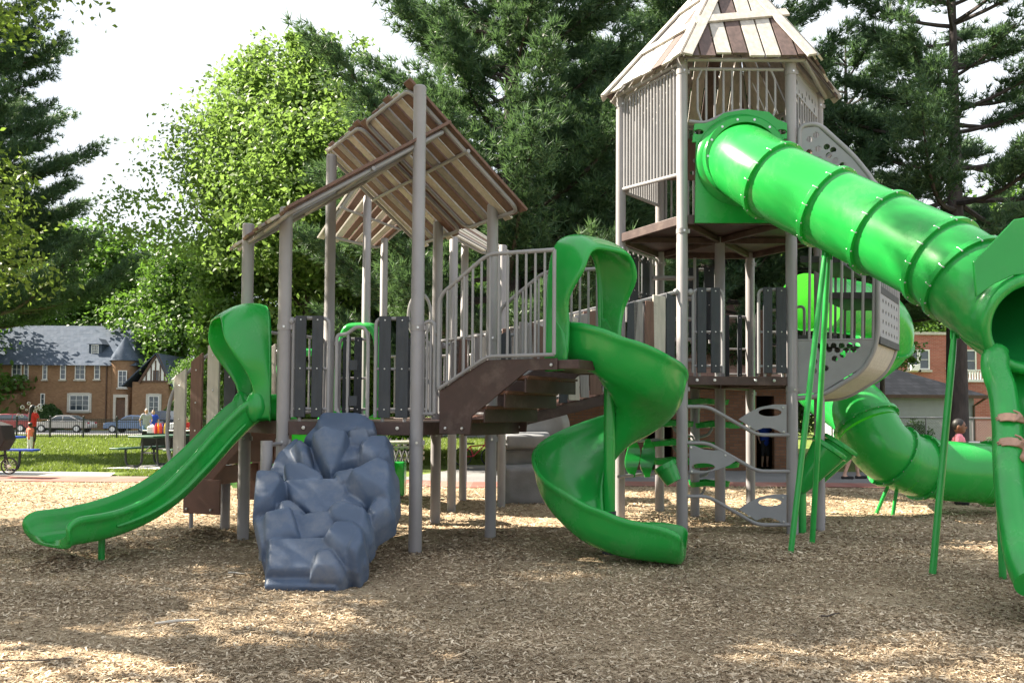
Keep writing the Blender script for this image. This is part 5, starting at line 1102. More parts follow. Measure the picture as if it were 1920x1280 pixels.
# ---- taller roof glimpsed left of the tower
hb = thing('neighbour_house', 'pale house with pinkish gable roof glimpsed between tower posts above the bridge', 'house', (XY(1180, 36).x, 36, gz(36))); x0, x1 = XY(1050, 36).x, XY(1270, 36).x; z0, z1 = ZAT(560, XY(1170, 36)), ZAT(465, XY(1170, 36))
m = MB(); m.box(((x0 + x1) / 2, 39, (gz(36) + z0) / 2 - .3), x1 - x0, 6, z0 - gz(36) + .6); m.build('wall', M['stone'], hb, smooth=0)
m = MB(); m.prism([(x0 - .4, 35.5, z0 - .1), (x1 + .4, 35.5, z0 - .1), ((x0 + x1) / 2, 35.5, z1)], (0, 7, 0)); m.build('roof', M['shingp'], hb, smooth=0)
# ---- garage on the right
gd = 36.0; gg = gz(gd); ga = thing('garage', 'grey sided garage with charcoal hip roof behind the low tube slide', 'garage', (XY(1745, gd).x, gd, gg)); x0, x1 = XY(1640, gd).x, XY(1826, gd).x; z0 = ZAT(738, XY(1740, gd)); zt = ZAT(690, XY(1700, gd + 3))
m = MB(); n = 14
for i in range(n): za, zb = gg + (z0 - gg) * i / n, gg + (z0 - gg) * (i + 1) / n; m.prism([(x0, gd - .02, za), (x0, gd + .0, zb), (x0, gd + .2, zb), (x0, gd + .2, za)], (x1 - x0, 0, 0))
m.box(((x0 + x1) / 2, gd + 3.2, (z0 + gg) / 2 - .02), x1 - x0 - .02, 5.9, z0 - gg); m.build('wall', M['siding'], ga, smooth=0)
m = MB(); e = .45; m.add([V((x0 - e, gd - e, z0 - .08)), V((x1 + e, gd - e, z0 - .08)), V((x1 + e, gd + 6.4, z0 - .08)), V((x0 - e, gd + 6.4, z0 - .08)), V((x0 + 1.4, gd + 3, zt)), V((x0 + 2.1, gd + 3, zt))], [(0, 1, 5, 4), (1, 2, 5), (2, 3, 4, 5), (3, 0, 4), (3, 2, 1, 0)]); m.build('roof', M['shingd'], ga, smooth=0)
m = MB(); m.box(((x0 + x1) / 2, gd - e - .04, z0 - .12), x1 - x0 + 2 * e, .06, .14); m.build('gutter', M['wood'], ga, smooth=0)
m = MB(); m.tube([(x1 + .3, gd - e, z0 - .15), (x1 - .05, gd - .1, z0 - .5), (x1 - .05, gd - .1, gg)], .05, 8); m.build('downpipe', M['wood'], ga)
# ---- red brick building
rd_ = 50.0; gr = gz(rd_); rb = thing('red_brick_building', 'red brick two-storey building with pale window frames, behind the garage', 'building', (XY(1800, rd_).x, rd_, gr)); x0, x1 = XY(1668, rd_).x, XY(1990, rd_).x; zt = ZAT(628, XY(1800, rd_))
m = MB(); m.box(((x0 + x1) / 2, rd_ + 5, (gr + zt) / 2), x1 - x0, 10, zt - gr); m.build('wall', M['brickr'], rb, smooth=0)
m = MB(); m.box(((x0 + x1) / 2, rd_ + 5, zt + .08), x1 - x0 + .2, 10.2, .16); m.build('coping', M['stone'], rb, smooth=0)
for px in (1712, 1733): wall_win(rb, (XY(px, rd_).x, rd_ - .01, ZAT(674, XY(px, rd_))), (0, -1, 0), .56, 1.1, bars=(1, 2))
wall_win(rb, (XY(1787, rd_).x, rd_ - .01, ZAT(668, XY(1787, rd_))), (0, -1, 0), .6, 1.2, bars=(1, 2)); wall_win(rb, (XY(1820, rd_).x, rd_ - .01, ZAT(676, XY(1820, rd_))), (0, -1, 0), .6, 1.2, bars=(1, 2))
m = MB(); m.box((XY(1711, rd_).x, rd_ - .2, ZAT(690, XY(1711, rd_))), .48, .4, .34); m.build('air_conditioner', M['white'], rb, bevel=.02)
pw = thing('brick_porch', 'orange brick porch with white railing beside the garage', 'porch', (XY(1850, 42).x, 42, gz(42))); x0, x1 = XY(1815, 42).x, XY(1870, 42).x; z1 = ZAT(716, XY(1840, 42))
m = MB(); m.box(((x0 + x1) / 2, 43.5, (gz(42) + z1) / 2), x1 - x0, 3, z1 - gz(42)); m.build('wall', M['brickr'], pw, smooth=0)
m = MB()
for k in range(12): m.box((x0 + (x1 - x0) * k / 11, 42.0, z1 + .3), .05, .05, .5)
m.box(((x0 + x1) / 2, 42, z1 + .58), x1 - x0, .08, .06); m.box(((x0 + x1) / 2, 42, z1 + .06), x1 - x0 + .2, .2, .12); m.build('railing', M['white'], pw, smooth=0)
# ---- chain-link fence and scrub on the right
cf = thing('chain_link_fence', 'low chain-link fence with pale top rail in front of the garage', 'fence', (XY(1760, 33).x, 33, gz(33))); fz0 = gz(33); fz1 = ZAT(783, XY(1760, 33)); m = MB(); x0, x1 = XY(1560, 33).x, XY(2000, 33).x
m.tube([(x0, 33, fz1), (x1, 33, fz1)], .03, 8); m.build('top_rail', M['post'], cf)
for k in range(6): m = MB(); x = x0 + (x1 - x0) * k / 5; m.tube([(x, 33, fz0 - .2), (x, 33, fz1 + .03)], .03, 8); m.build('fence_post', M['post'], cf)
m = MB(); n = 90; hh = fz1 - fz0; st_ = (x1 - x0) / n
for k in range(n):
    for sg in (-1, 1): m.tube([(x0 + k * st_, 33.0, fz0 if sg > 0 else fz1), (x0 + k * st_ + hh, 33.0, fz1 if sg > 0 else fz0)], .004, 3, False)
m.build('wire_mesh', M['post'], cf)
for (px, s, lb) in ((1715, 1.0, 'scraggly brown shrub before the grey garage wall'), (1880, .8, 'dark shrub by the chain-link fence at the right edge')):
    b_ = thing('shrub', lb, 'shrub', (XY(px, 34).x, 34, gz(34))); q, L = broadleaf_mesh(int(px), 1.3 * s, .9 * s, 1800, .05, 10, .2, 20); fastmesh('foliage', q, 4, M['leafd'], b_); m = trunk_mb(1.2, .03, L, 5); m.v = [v + b_.location for v in m.v]; m.build('twigs', M['bark'], b_)
# ================================================================ people
M['skin_c'] = mat('tanned child skin', (.42, .245, .175), .5, .1, 14); M['skin_d'] = mat('brown skin', (.19, .085, .05), .5, .08, 12); M['skin_l'] = mat('fair skin', (.52, .31, .23), .5, .08, 12)
M['hair_b'] = mat('black hair', (.012, .010, .010), .5, .2, 30); M['hair_g'] = mat('grey hair', (.42, .40, .37), .6, .2, 30); M['hair_n'] = mat('brown hair', (.10, .055, .03), .6, .2, 30)
def cloth(n, c): M[n] = mat(n, c, .85, .12, 9, .25, 60); return n
for n, c in (('coral cotton', (.75, .19, .12)), ('pink cotton', (.80, .25, .33)), ('white cotton', (.72, .68, .66)), ('grey cotton', (.36, .37, .40)), ('blue denim', (.12, .21, .38)), ('royal blue cotton', (.02, .06, .42)), ('red cotton', (.55, .03, .03)), ('dark cotton', (.03, .03, .035)), ('black cotton', (.02, .018, .02)), ('teal cotton', (.06, .25, .28))): cloth(n, c)
def capsule(m, a, b, ra, rb, n=10): m.tube([a, V(a).lerp(b, .5), b], [ra, (ra + rb) / 2, rb], n); m.ball(a, ra, n, 6); m.ball(b, rb, n, 6)
def person(label, base, h, yaw, skin, shirt, trousers, hair, hair_style='short', arms=None, sleeves=.55, legs=1.0, stride=0.0, lean=0.0, group=None, vox=None, shoes='black cotton', fingers=False, child=False, bend=None):
    """standing figure facing -Y before yaw; arms = ((elbow), (hand)) pairs in body units (m for a 1.75 m adult)"""
    s = h / 1.75; hs = 1.28 if child else 1.0; t = thing('person', label, 'person', base, group); RZ = Matrix.Rotation(yaw, 3, 'Z'); b0 = V(base); vox = vox or .011 * s + .004
    def W(p): p = V(p); p = V((p.x, p.y - lean * p.z * p.z / 1.75, p.z)); return b0 + RZ @ (p * s)
    hc = V((0, -.015, 1.75 - .115 * hs)); sh = 1.75 - .235 * hs - .07; hipz = .90
    J = {}
    for k, sg in ((0, 1), (1, -1)):
        J[k] = dict(sho=V((sg * .175, 0, sh)), hip=V((sg * .085, 0, hipz)), kne=V((sg * .095, -.02 - sg * stride * .5, .48)), ank=V((sg * .10, sg * -stride + .02, .085)), toe=V((sg * .115, sg * -stride - .15, .035)))
        e, hd = (arms[k] if arms else ((sg * .27, .03, sh - .27), (sg * .27, -.08, sh - .50))); J[k]['elb'] = V(e); J[k]['han'] = V(hd)
    def W_c(m, a, b, ra, rb): capsule(m, W(a), W(b), ra * s, rb * s)
    m = MB(); RM = RZ.copy()
    m.ball(W(hc), (.078 * hs * s, .096 * hs * s, .115 * hs * s), 16, 12, M=RM); m.ball(W(hc + V((0, -.03 * hs, -.06 * hs))), (.055 * hs * s, .062 * hs * s, .058 * hs * s), 12, 8, M=RM)
    m.ball(W(hc + V((0, -.098 * hs, -.018 * hs))), (.014 * hs * s, .022 * hs * s, .024 * hs * s), 8, 6, M=RM)
    for sg in (-1, 1): m.ball(W(hc + V((sg * .079 * hs, .01, -.01))), (.014 * hs * s, .03 * hs * s, .036 * hs * s), 8, 6, M=RM)
    W_c(m, hc + V((0, .02, -.08)), (0, .01, sh - .02), .05, .058); W_c(m, (0, .0, sh - .08), (0, .0, hipz + .02), .11, .115)
    for sg in (-1, 1): W_c(m, (sg * .06, 0, sh - .06), (sg * .05, 0, sh - .32), .095, .085)
    for k in (0, 1):
        j = J[k]; W_c(m, j['sho'], j['elb'], .049, .038); W_c(m, j['elb'], j['han'], .037, .026); d = (j['han'] - j['elb']).normalized(); side = V((1 if k == 0 else -1, 0, 0))
        W_c(m, j['han'], j['han'] + d * .07, .030, .028); W_c(m, j['han'] + d * .02, j['han'] + d * .07 - side * .04, .013, .010)
        lat = d.cross(V((0, -1, 0.1))).normalized()
        for q in range(4): f0 = j['han'] + d * .08 + lat * (.018 * (q - 1.5)); f1 = f0 + d * (.05 - .006 * abs(q - 1.2)) + V((0, -.01, -.008)); W_c(m, f0, f1, .0095, .008)
        W_c(m, j['sho'] * .75 + V((0, 0, sh * .25)), j['sho'], .07, .056); W_c(m, j['hip'], j['kne'], .082, .055); W_c(m, j['kne'], j['ank'], .054, .036); W_c(m, j['ank'] + V((0, .02, -.03)), j['toe'], .040, .030)
    m.build('body', M[skin], t, remesh=vox, smit=2)
    m = MB(); W_c(m, (0, 0, sh - .07), (0, 0, hipz - .02), .130, .142)
    for sg in (-1, 1): W_c(m, (sg * .07, 0, sh - .05), (sg * .06, 0, hipz), .108, .110)
    for k in (0, 1): j = J[k]; W_c(m, j['sho'] * .7 + V((0, 0, sh * .3)), j['sho'], .085, .070); W_c(m, j['sho'], j['sho'].lerp(j['elb'], sleeves), .067, .060)
    m.build('shirt', M[shirt], t, remesh=vox, smit=2)
    m = MB(); W_c(m, (.03, 0, hipz + .04), (-.03, 0, hipz + .04), .135, .135)
    for k in (0, 1):
        j = J[k]; W_c(m, j['hip'], j['kne'], .100, .074)
        if legs > .5: W_c(m, j['kne'], j['kne'].lerp(j['ank'], (legs - .5) * 2 * .92), .073, .062)
    m.build('trousers', M[trousers], t, remesh=vox, smit=2)
    for k in (0, 1): m = MB(); j = J[k]; W_c(m, j['ank'] + V((0, .03, -.045)), j['toe'] + V((0, 0, .002)), .046, .038); m.build('shoe', M[shoes], t, remesh=vox, smit=1)
    m = MB(); r = (.086 * hs * s, .10 * hs * s, .11 * hs * s)
    m.ball(W(hc + V((0, .022, .030))), r, 14, 10, M=RM)
    if hair_style == 'long': W_c(m, hc + V((0, .06, 0)), hc + V((0, .10, -.45)), .10, .085); m.ball(W(hc + V((0, .03, .03))), (.10 * s, .115 * s, .12 * s), 14, 10)
    if hair_style == 'buns':
        for sg in (-1, 1): m.ball(W(hc + V((sg * .085, .03, .10))), .06 * s, 10, 8)
    m.build('hair', M[hair], t, remesh=vox, smit=1)
    m = MB()
    for sg in (-1, 1): m.ball(W(hc + V((sg * .033 * hs, -.088 * hs, .012 * hs))), .011 * hs * s, 8, 6)
    for i in range(5): m.ball(W(hc + V(((i - 2) * .010 * hs, -.083 * hs + .004 * abs(i - 2), -.062 * hs))), (.008 * s * hs, .006 * s, .005 * s), 6, 4)
    m.build('face_features', M['hair_b'], t); return t
def at(px, d): q = XY(px, d); q.z = gz(d); return q
U = 1.445   # adult shoulder height
person('child in a coral shirt and white trousers standing by the blue picnic table', at(58, 29), 1.02, 2.9, 'skin_d', 'coral cotton', 'white cotton', 'hair_b', 'buns', child=True, vox=.02)
person('person with long black hair and a red top, standing behind the small child', at(62, 30.5), 1.62, 2.6, 'skin_d', 'red cotton', 'dark cotton', 'hair_b', 'long', arms=(((.30, -.1, 1.2), (.22, -.35, 1.15)), ((-.3, -.1, 1.2), (-.3, -.35, 1.2))), legs=.62, vox=.022)
person('woman with short grey hair in a grey shirt and cropped blue jeans', at(275, 40), 1.64, .5, 'skin_l', 'grey cotton', 'blue denim', 'hair_g', legs=.86, vox=.024, arms=(((.27, .05, 1.18), (.16, -.16, 1.02)), ((-.30, .08, 1.18), (-.26, .12, .98))))
person('person in royal blue clothes standing just behind the woman in grey', at(288, 41.5), 1.60, .1, 'skin_l', 'royal blue cotton', 'royal blue cotton', 'hair_n', vox=.024)
person('boy in a red shirt at the black-draped table', at(350, 37), 1.25, .9, 'skin_l', 'red cotton', 'dark cotton', 'hair_n', child=True, vox=.022, arms=(((.22, -.12, 1.12), (.14, -.36, 1.1)), ((-.22, -.12, 1.12), (-.14, -.36, 1.1))))
person('boy in a pink T-shirt looking right, standing behind the low tube slide', at(1797, 13.2), 1.31, 1.05, 'skin_d', 'pink cotton', 'dark cotton', 'hair_b', child=True, vox=.010)
person('person in dark shorts walking behind the low tube slide, only the legs showing', at(1597, 18.3), 1.70, 1.5, 'skin_l', 'red cotton', 'dark cotton', 'hair_n', stride=.18, legs=.45, vox=.022)
person('person in a blue shirt and dark trousers standing inside the dark doorway', at(1434, 22.3), 1.35, .3, 'skin_l', 'royal blue cotton', 'dark cotton', 'hair_b', vox=.022, legs=.55)
# child in the open chute, forearms reaching in from the right edge
t = thing('person', 'child at the right edge gripping the rim of the open chute with both hands', 'person', (4.42, 6.2, .5))
h1 = P(1889, 800, 6.60); h2 = P(1892, 846, 6.46)
def hand(m, wr, gc, ax, rad, up):
    """hand wrapped over a round rail: wr wrist, gc grip centre on the rail axis, ax rail axis, up = direction of the back of the hand"""
    ax = ax.normalized(); u = (wr - gc); u = (u - ax * u.dot(ax)).normalized(); v = ax.cross(u).normalized(); v = v if v.dot(up) > 0 else -v
    def arc(a, r, o): return gc + ax * o + (u * math.cos(a) + v * math.sin(a)) * r
    pr = rad + .012
    for o in (-.027, -.009, .009, .027): capsule(m, wr + ax * o * .5, arc(1.05, pr + .004, o), .013, .0115, 8)
    for q, (o, l) in enumerate(((-.029, 1.0), (-.010, 1.18), (.010, 1.12), (.028, .86))):
        a0 = 1.05; pts = [arc(a0 + l * f, pr - .002, o * (1.15)) for f in (0, .28, .55, .8, 1.0)]
        m.tube(pts, [.0098, .0096, .009, .0084, .0072], 8); m.ball(pts[-1], .0072, 8, 6); m.ball(pts[1], .0103, 8, 6); m.ball(pts[3], .0090, 8, 6)
    pts = [wr.lerp(arc(.75, pr, -.03), .5), arc(.55, pr, -.048), arc(.8, pr, -.066), arc(1.1, pr - .002, -.070)]; m.tube(pts, [.013, .012, .0105, .009], 8); m.ball(pts[-1], .009, 8, 6)
    m.hull([p + d for p in (wr, arc(.8, pr + .003, -.025), arc(1.0, pr + .003, .028)) for d in (u * .008 + v * .010, -v * .004, ax * .010, ax * -.010)])
rimax = (P(1891, 870, 6.38) - P(1888, 780, 6.66)).normalized(); m = MB()
s1 = V((4.36, 6.52, 1.46)); s2 = V((4.30, 6.20, 1.42)); w1 = h1 + V((.115, -.035, .045)); w2 = h2 + V((.10, -.05, .02)); e1 = V((4.26, 6.46, 1.32)); e2 = P(1921, 858, 6.28)
hand(m, w1, h1, rimax, .106, V((-.3, -.6, .8))); hand(m, w2, h2, rimax, .106, V((-.3, -.6, .8)))
capsule(m, w1, e1, .023, .033, 12); capsule(m, e1, s1, .034, .042, 12); capsule(m, w2, e2, .022, .032, 12); capsule(m, e2, s2, .033, .042, 12)
hd3 = V((4.47, 6.35, 1.68)); m.ball(hd3, (.085, .10, .12), 16, 12); m.ball(hd3 + V((-.08, .02, -.03)), (.02, .02, .025), 8, 6); capsule(m, hd3 - Z * .08, V((4.45, 6.33, 1.45)), .045, .05); capsule(m, V((4.44, 6.3, 1.40)), V((4.46, 6.15, .98)), .11, .11)
for sg in (-1, 1): k0 = V((4.46 + sg * .08, 6.12, .95)); k1 = V((4.47 + sg * .10, 6.25, .68)); k2 = V((4.47 + sg * .10, 6.05, .46)); capsule(m, k0, k1, .07, .05); capsule(m, k1, k2, .05, .035); capsule(m, k2, k2 + V((0, .14, -.02)), .035, .03)
capsule(m, s1, V((4.44, 6.32, 1.42)), .05, .07); capsule(m, s2, V((4.44, 6.30, 1.40)), .05, .07); m.build('body', M['skin_c'], t, remesh=.0055, smit=2)
m = MB(); capsule(m, V((4.44, 6.3, 1.38)), V((4.46, 6.15, .98)), .13, .135); capsule(m, s1, s1.lerp(e1, .6), .062, .055); capsule(m, s2, s2.lerp(e2, .45), .062, .055); capsule(m, s1, s2, .07, .07); m.build('shirt', M['teal cotton'], t, remesh=.012, smit=2)
m = MB()
for sg in (-1, 1): capsule(m, V((4.46 + sg * .08, 6.12, .95)), V((4.47 + sg * .10, 6.25, .68)), .088, .07)
m.build('trousers', M['dark cotton'], t, remesh=.012, smit=2); m = MB(); m.ball(hd3 + V((.02, -.01, .03)), (.092, .105, .115), 14, 10); m.build('hair', M['hair_n'], t)

# ================================================================ soap bubbles
M['bubble'] = bpy.data.materials.new('soap film'); M['bubble'].use_nodes = True; _n = M['bubble'].node_tree; _b = _n.nodes['Principled BSDF']; _b.inputs['Roughness'].default_value = .03; _b.inputs['Base Color'].default_value = (.9, .9, .95, 1)
_tp = _n.nodes.new('ShaderNodeBsdfTransparent'); _mx = _n.nodes.new('ShaderNodeMixShader'); _lw = _n.nodes.new('ShaderNodeLayerWeight'); _lw.inputs[0].default_value = .35; _n.links.new(_lw.outputs['Facing'], _mx.inputs[0]); _n.links.new(_tp.outputs[0], _mx.inputs[1]); _n.links.new(_b.outputs[0], _mx.inputs[2]); _n.links.new(_mx.outputs[0], _n.nodes['Material Output'].inputs[0])
for x, y, r in ((42, 763, 3.5), (54, 756, 3), (69, 764, 3.5), (75, 761, 4), (77, 768, 3), (41, 779, 3), (34, 777, 2.5), (66, 771, 3), (50, 768, 2)):
    m = MB(); m.ball(P(x, y, 27.5), r * 27.5 / 1600, 14, 10); tag(m.build('soap_bubble', M['bubble']), 'small clear soap bubble floating above the person with long black hair', 'bubble', 'soap bubbles over the lawn')

# ================================================================ furniture on the lawn
M['tgreen'] = mat('green coated table top', (.035, .10, .06), .5, .15, 12); M['tblue'] = mat('blue coated table top', (.015, .06, .40), .45, .12, 12)
def picnic(name, label, o, yaw, L, top, wtop=.75, two=True):
    t = thing(name, label, 'picnic table', o); RZ = Matrix.Rotation(yaw, 3, 'Z'); o = V(o)
    def w(x, y, z): return o + RZ @ V((x, y, z))
    def slab(nm, x0, x1, z):
        m = MB(); m.obox(w((x0 + x1) / 2, 0, z), RZ @ V(((x1 - x0) / 2, 0, 0)), RZ @ V((0, L / 2, 0)), Z * .022); return m.build(nm, M[top], t, bevel=.012)
    slab('table_top', -wtop / 2, wtop / 2, .75)
    for sg in (-1, 1): slab('bench', sg * .78 - .14, sg * .78 + .14, .45)
    for y in (-L * .3, L * .3):
        m = MB()
        for sg in (-1, 1): m.tube(fillet([w(sg * .72, y, .43), w(sg * .70, y, .03), w(sg * .24, y, .03), w(sg * .20, y, .73)], .16, 6), .026, 10)
        m.tube([w(-.78, y, .40), w(.78, y, .40)], .022, 8) if y > 0 else m.tube([w(-.22, y, .36), w(.22, y, .36)], .022, 8); m.tube([w(-.2, y, .36), w(0, y + (-.4 if y > 0 else .4), .72)], .015, 6)
        m.build('frame', M['black'], t)
    return t
pt = picnic('picnic_table', 'green topped picnic table on black bent-tube legs, on a concrete pad', at(309, 20.9) + Z * .014, -.32, 1.6, 'tgreen')
picnic('picnic_table', 'blue picnic table at the left edge of the lawn', at(-45, 18.2) + Z * .014, 1.50, 1.75, 'tblue', .8)
tb = thing('draped_table', 'table draped in black cloth with white plates on top, beyond the green picnic table', 'table', at(318, 33.5)); o = at(318, 33.5); m = MB(); m.box(o + Z * .72, 1.75, .8, .04); m.build('table_top', M['white'], tb, bevel=.01)
m = MB(); n = 60; rings = []
for z, e in ((.70, 0), (.45, .02), (.05, .05)):
    row = []
    for k in range(n): a = 2 * math.pi * k / n; sx = max(-1, min(1, 1.45 * math.cos(a))); sy = max(-1, min(1, 1.45 * math.sin(a))); row.append(o + V((sx * (.89 + e), sy * (.41 + e), z)) + V((math.cos(a), math.sin(a), 0)) * e * .5 * math.sin(9 * a))
    rings.append(row)
m.grid(rings, True); m.build('black_cloth', M['black cotton'], tb)
for k in range(6):
    m = MB(); c = o + V((-.6 + .24 * k, -.1 + .12 * (k % 2), .745)); m.disc(c, Z, .10, .015, 16); tag(m.build('plate', M['white']), 'white plate lying on the black-draped table', 'plate', 'plates on the draped table')
bg_ = thing('shopping_bag', 'white plastic bag beside bottles on the green picnic table', 'bag', P(282, 821, 20.6)); c = P(284, 822, 20.7); c.z = .80; m = MB(); m.hull([c + V((x * .09, y * .06, z)) for x in (-1, 1) for y in (-1, 1) for z in (-.01, .14)] + [c + V((.02, 0, .21))]); m.build('bag_body', M['white cotton'], bg_, bevel=.01)
for k, (col, nm) in enumerate((((.6, .03, .03), 'red'), ((.75, .45, .03), 'yellow'), ((.65, .05, .04), 'dark red'), ((.10, .08, .3), 'purple'), ((.75, .5, .05), 'amber'))):
    c = P(292 + k * 4.4, 822, 20.6 + .1 * (k % 2)); c.z = .785; mt = mat(nm + ' bottle plastic', col, .3, .1, 5); m = MB(); m.tube([c + Z * z for z in (0, .16, .2, .24, .25)], [.035, .035, .02, .014, .014], 12); tag(m.build('squeeze_bottle', mt), nm + ' squeeze bottle standing on the green picnic table', 'bottle', 'bottles on the picnic table')
# stroller at the left edge
st_t = thing('stroller', 'black baby stroller with spoked wheel at the left edge', 'stroller', at(2, 17.3)); o = at(2, 17.0); m = MB(); ww = P(17, 873, 17.0)
m.tube([ww + V((.155 * math.cos(a), 0.02 * 0, .155 * math.sin(a))) for a in [2 * math.pi * k / 28 for k in range(28)]], .016, 8, closed=True); wh = m.build('wheel', M['black'], st_t); m = MB()
for k in range(12): a = 2 * math.pi * k / 12; m.tube([ww, ww + V((.145 * math.cos(a), 0, .145 * math.sin(a)))], .0035, 4)
m.disc(ww, V((0, 1, 0)), .03, .05, 10); m.build('spokes', M['bolt'], wh); w2_ = dup(wh, ww * 0 + V((-.62, .0, 0)) + V(wh.location)); w2_.parent = st_t
m = MB(); a = ww; m.tube([a, a + V((-.15, .05, .38)), a + V((-.35, .05, .62)), a + V((-.55, .05, .95))], .014, 8); m.tube([a + V((-.62, 0, 0)), a + V((-.3, .05, .4))], .014, 8); m.build('frame', M['black'], st_t)
m = MB(); m.hull([a + V(p) for p in ((-.45, -.2, .28), (-.1, -.2, .30), (0.02, -.2, .52), (-.05, -.2, .80), (-.30, -.2, .88), (-.45, .2, .28), (-.1, .2, .30), (.02, .2, .52), (-.05, .2, .80), (-.30, .2, .88))]); m.build('seat', M['black cotton'], st_t, bevel=.03)
# red bicycle lying by the path
bi = thing('bicycle', 'small red bicycle standing by the pale kerb under the plank bridge', 'bicycle', at(885, 22.4)); o = at(868, 22.4); m = MB(); wl = [V((0, 0, .25)), V((.72, .1, .25))]
for k, c in enumerate(wl): m = MB(); m.tube([o + c + V((.23 * math.cos(a), .03 * math.cos(a), .23 * math.sin(a))) for a in [2 * math.pi * i / 24 for i in range(24)]], .02, 6, closed=True); m.build('wheel', M['black'], bi)
M['bred'] = mat('red bicycle paint', (.55, .03, .06), .3, .1, 5); m = MB(); A, B, C, D_ = o + wl[0], o + V((.28, .03, .26)), o + V((.2, .02, .52)), o + V((.58, .08, .55)); [m.tube([a, b], .016, 8) for a, b in ((A, B), (A, C), (B, C), (B, D_), (C, D_), (D_, o + wl[1]))]; m.tube([D_, D_ + Z * .12], .012, 8); m.build('frame', M['bred'], bi)
m = MB(); m.tube([D_ + V((0, -.2, .14)), D_ + Z * .12, D_ + V((0, .2, .14))], .011, 8); m.obox(C + Z * .07, V((.1, 0, 0)), V((0, .05, 0)), Z * .02); m.build('handlebar_and_saddle', M['black'], bi)
# black mesh table behind the boy
bt_ = thing('mesh_table', 'black metal mesh table with foil trays behind the boy in pink', 'table', at(1830, 19)); o = at(1832, 19); m = MB(); m.box(o + Z * .74, .95, .7, .03); m.build('table_top', M['black'], bt_); m = MB()
for sx in (-.35, .35): m.tube([o + V((sx, 0, .73)), o + V((sx * .9, 0, 0))], .025, 8)
m.build('legs', M['black'], bt_)
for k in range(2): m = MB(); m.box(o + V((-.12 + .32 * k, 0, .785)), .26, .2, .055); tag(m.build('foil_tray', M['bolt'], bevel=.015), 'shiny foil tray lying on the black mesh table', 'tray', 'foil trays on the mesh table')
# pale stick lying on the bark
sk = XY(340, 2240 / (1168 - 765)); m = MB(); m.tube([sk + V((-.13, -.03, .02)), sk + V((0, .005, .03)), sk + V((.13, .035, .028))], [.007, .010, .006], 7); tag(m.build('stick', M['stone']), 'pale weathered stick lying on the bark in front of the straight slide', 'stick')

rnd = random.Random(77)
for (px, py, L_, yaw, lb, mt) in ((60, 1246, .42, .15, 'thin dark twig on the bark in the near left foreground', 'bark'), (450, 1080, .16, -.3, 'short pale twig on the bark just left of the blue rock wall', 'stone'), (1555, 1150, .2, .6, 'small brown twig on the bark near the right foreground', 'bark')):
    q = XY(px, 2240 / (py - 768)); d = V((math.cos(yaw), math.sin(yaw), 0)); m = MB(); m.tube(smoothpath([q + d * (L_ * f) + V((0, rnd.uniform(-.02, .02), .022 + rnd.uniform(0, .012))) for f in (-.5, -.2, .15, .5)], 3), [.007, .007, .0065, .006, .006, .0055, .005, .0045, .004, .003], 6); tag(m.build('twig', M[mt]), lb, 'twig')

# ================================================================ street: iron fence, lamp, cars
fd = 50.0; fg = gz(fd); fn = thing('iron_fence', 'black iron picket fence along the far side of the lawn', 'fence', (XY(160, fd).x, fd, fg)); x0 = XY(-30, fd).x; step = 1.95; n = 9
ztop = ZAT(784, XY(160, fd)); hgt = ztop - fg
for k in range(n + 1):
    x = x0 + step * k; m = MB(); m.box((x, fd, fg + hgt / 2), .08, .08, hgt + .12); m.ball((x, fd, fg + hgt + .09), .055, 8, 6); m.build('fence_post', M['black'], fn)
    if k < n:
        m = MB(); m.box((x + step / 2, fd, fg + hgt - .06), step, .035, .035); m.box((x + step / 2, fd, fg + hgt - .20), step, .035, .03); m.box((x + step / 2, fd, fg + .12), step, .035, .035)
        for i in range(1, 17): m.box((x + step * i / 17, fd, fg + hgt / 2), .018, .018, hgt - .02)
        for i in range(16): c = V((x + step * (i + .7) / 17, fd, fg + hgt - .13)); m.tube([c + V((.045 * math.cos(a), 0, .045 * math.sin(a))) for a in [2 * math.pi * q / 10 for q in range(10)]], .007, 4, closed=True)
        m.build('fence_panel', M['black'], fn)
lpn = at(329, 57); lm = thing('street_lamp', 'black lamp post with glass lantern beside the brick house', 'street lamp', lpn); zt = ZAT(726, lpn); m = MB(); m.tube([lpn + Z * (z - .3) for z in (0, .5, .6, 1.0)] + [V((lpn.x, lpn.y, zt))], [.13, .13, .08, .06, .05], 12); m.build('pole', M['black'], lm)
m = MB(); c = V((lpn.x, lpn.y, zt)); m.tube([c + Z * z for z in (0, .08, .50)], [.12, .17, .26], 8); m.build('lantern', M['white'], lm); m = MB(); m.tube([c + Z * z for z in (.50, .54, .70, .85)], [.33, .31, .12, .02], 8); m.build('lantern_cap', M['black'], lm)
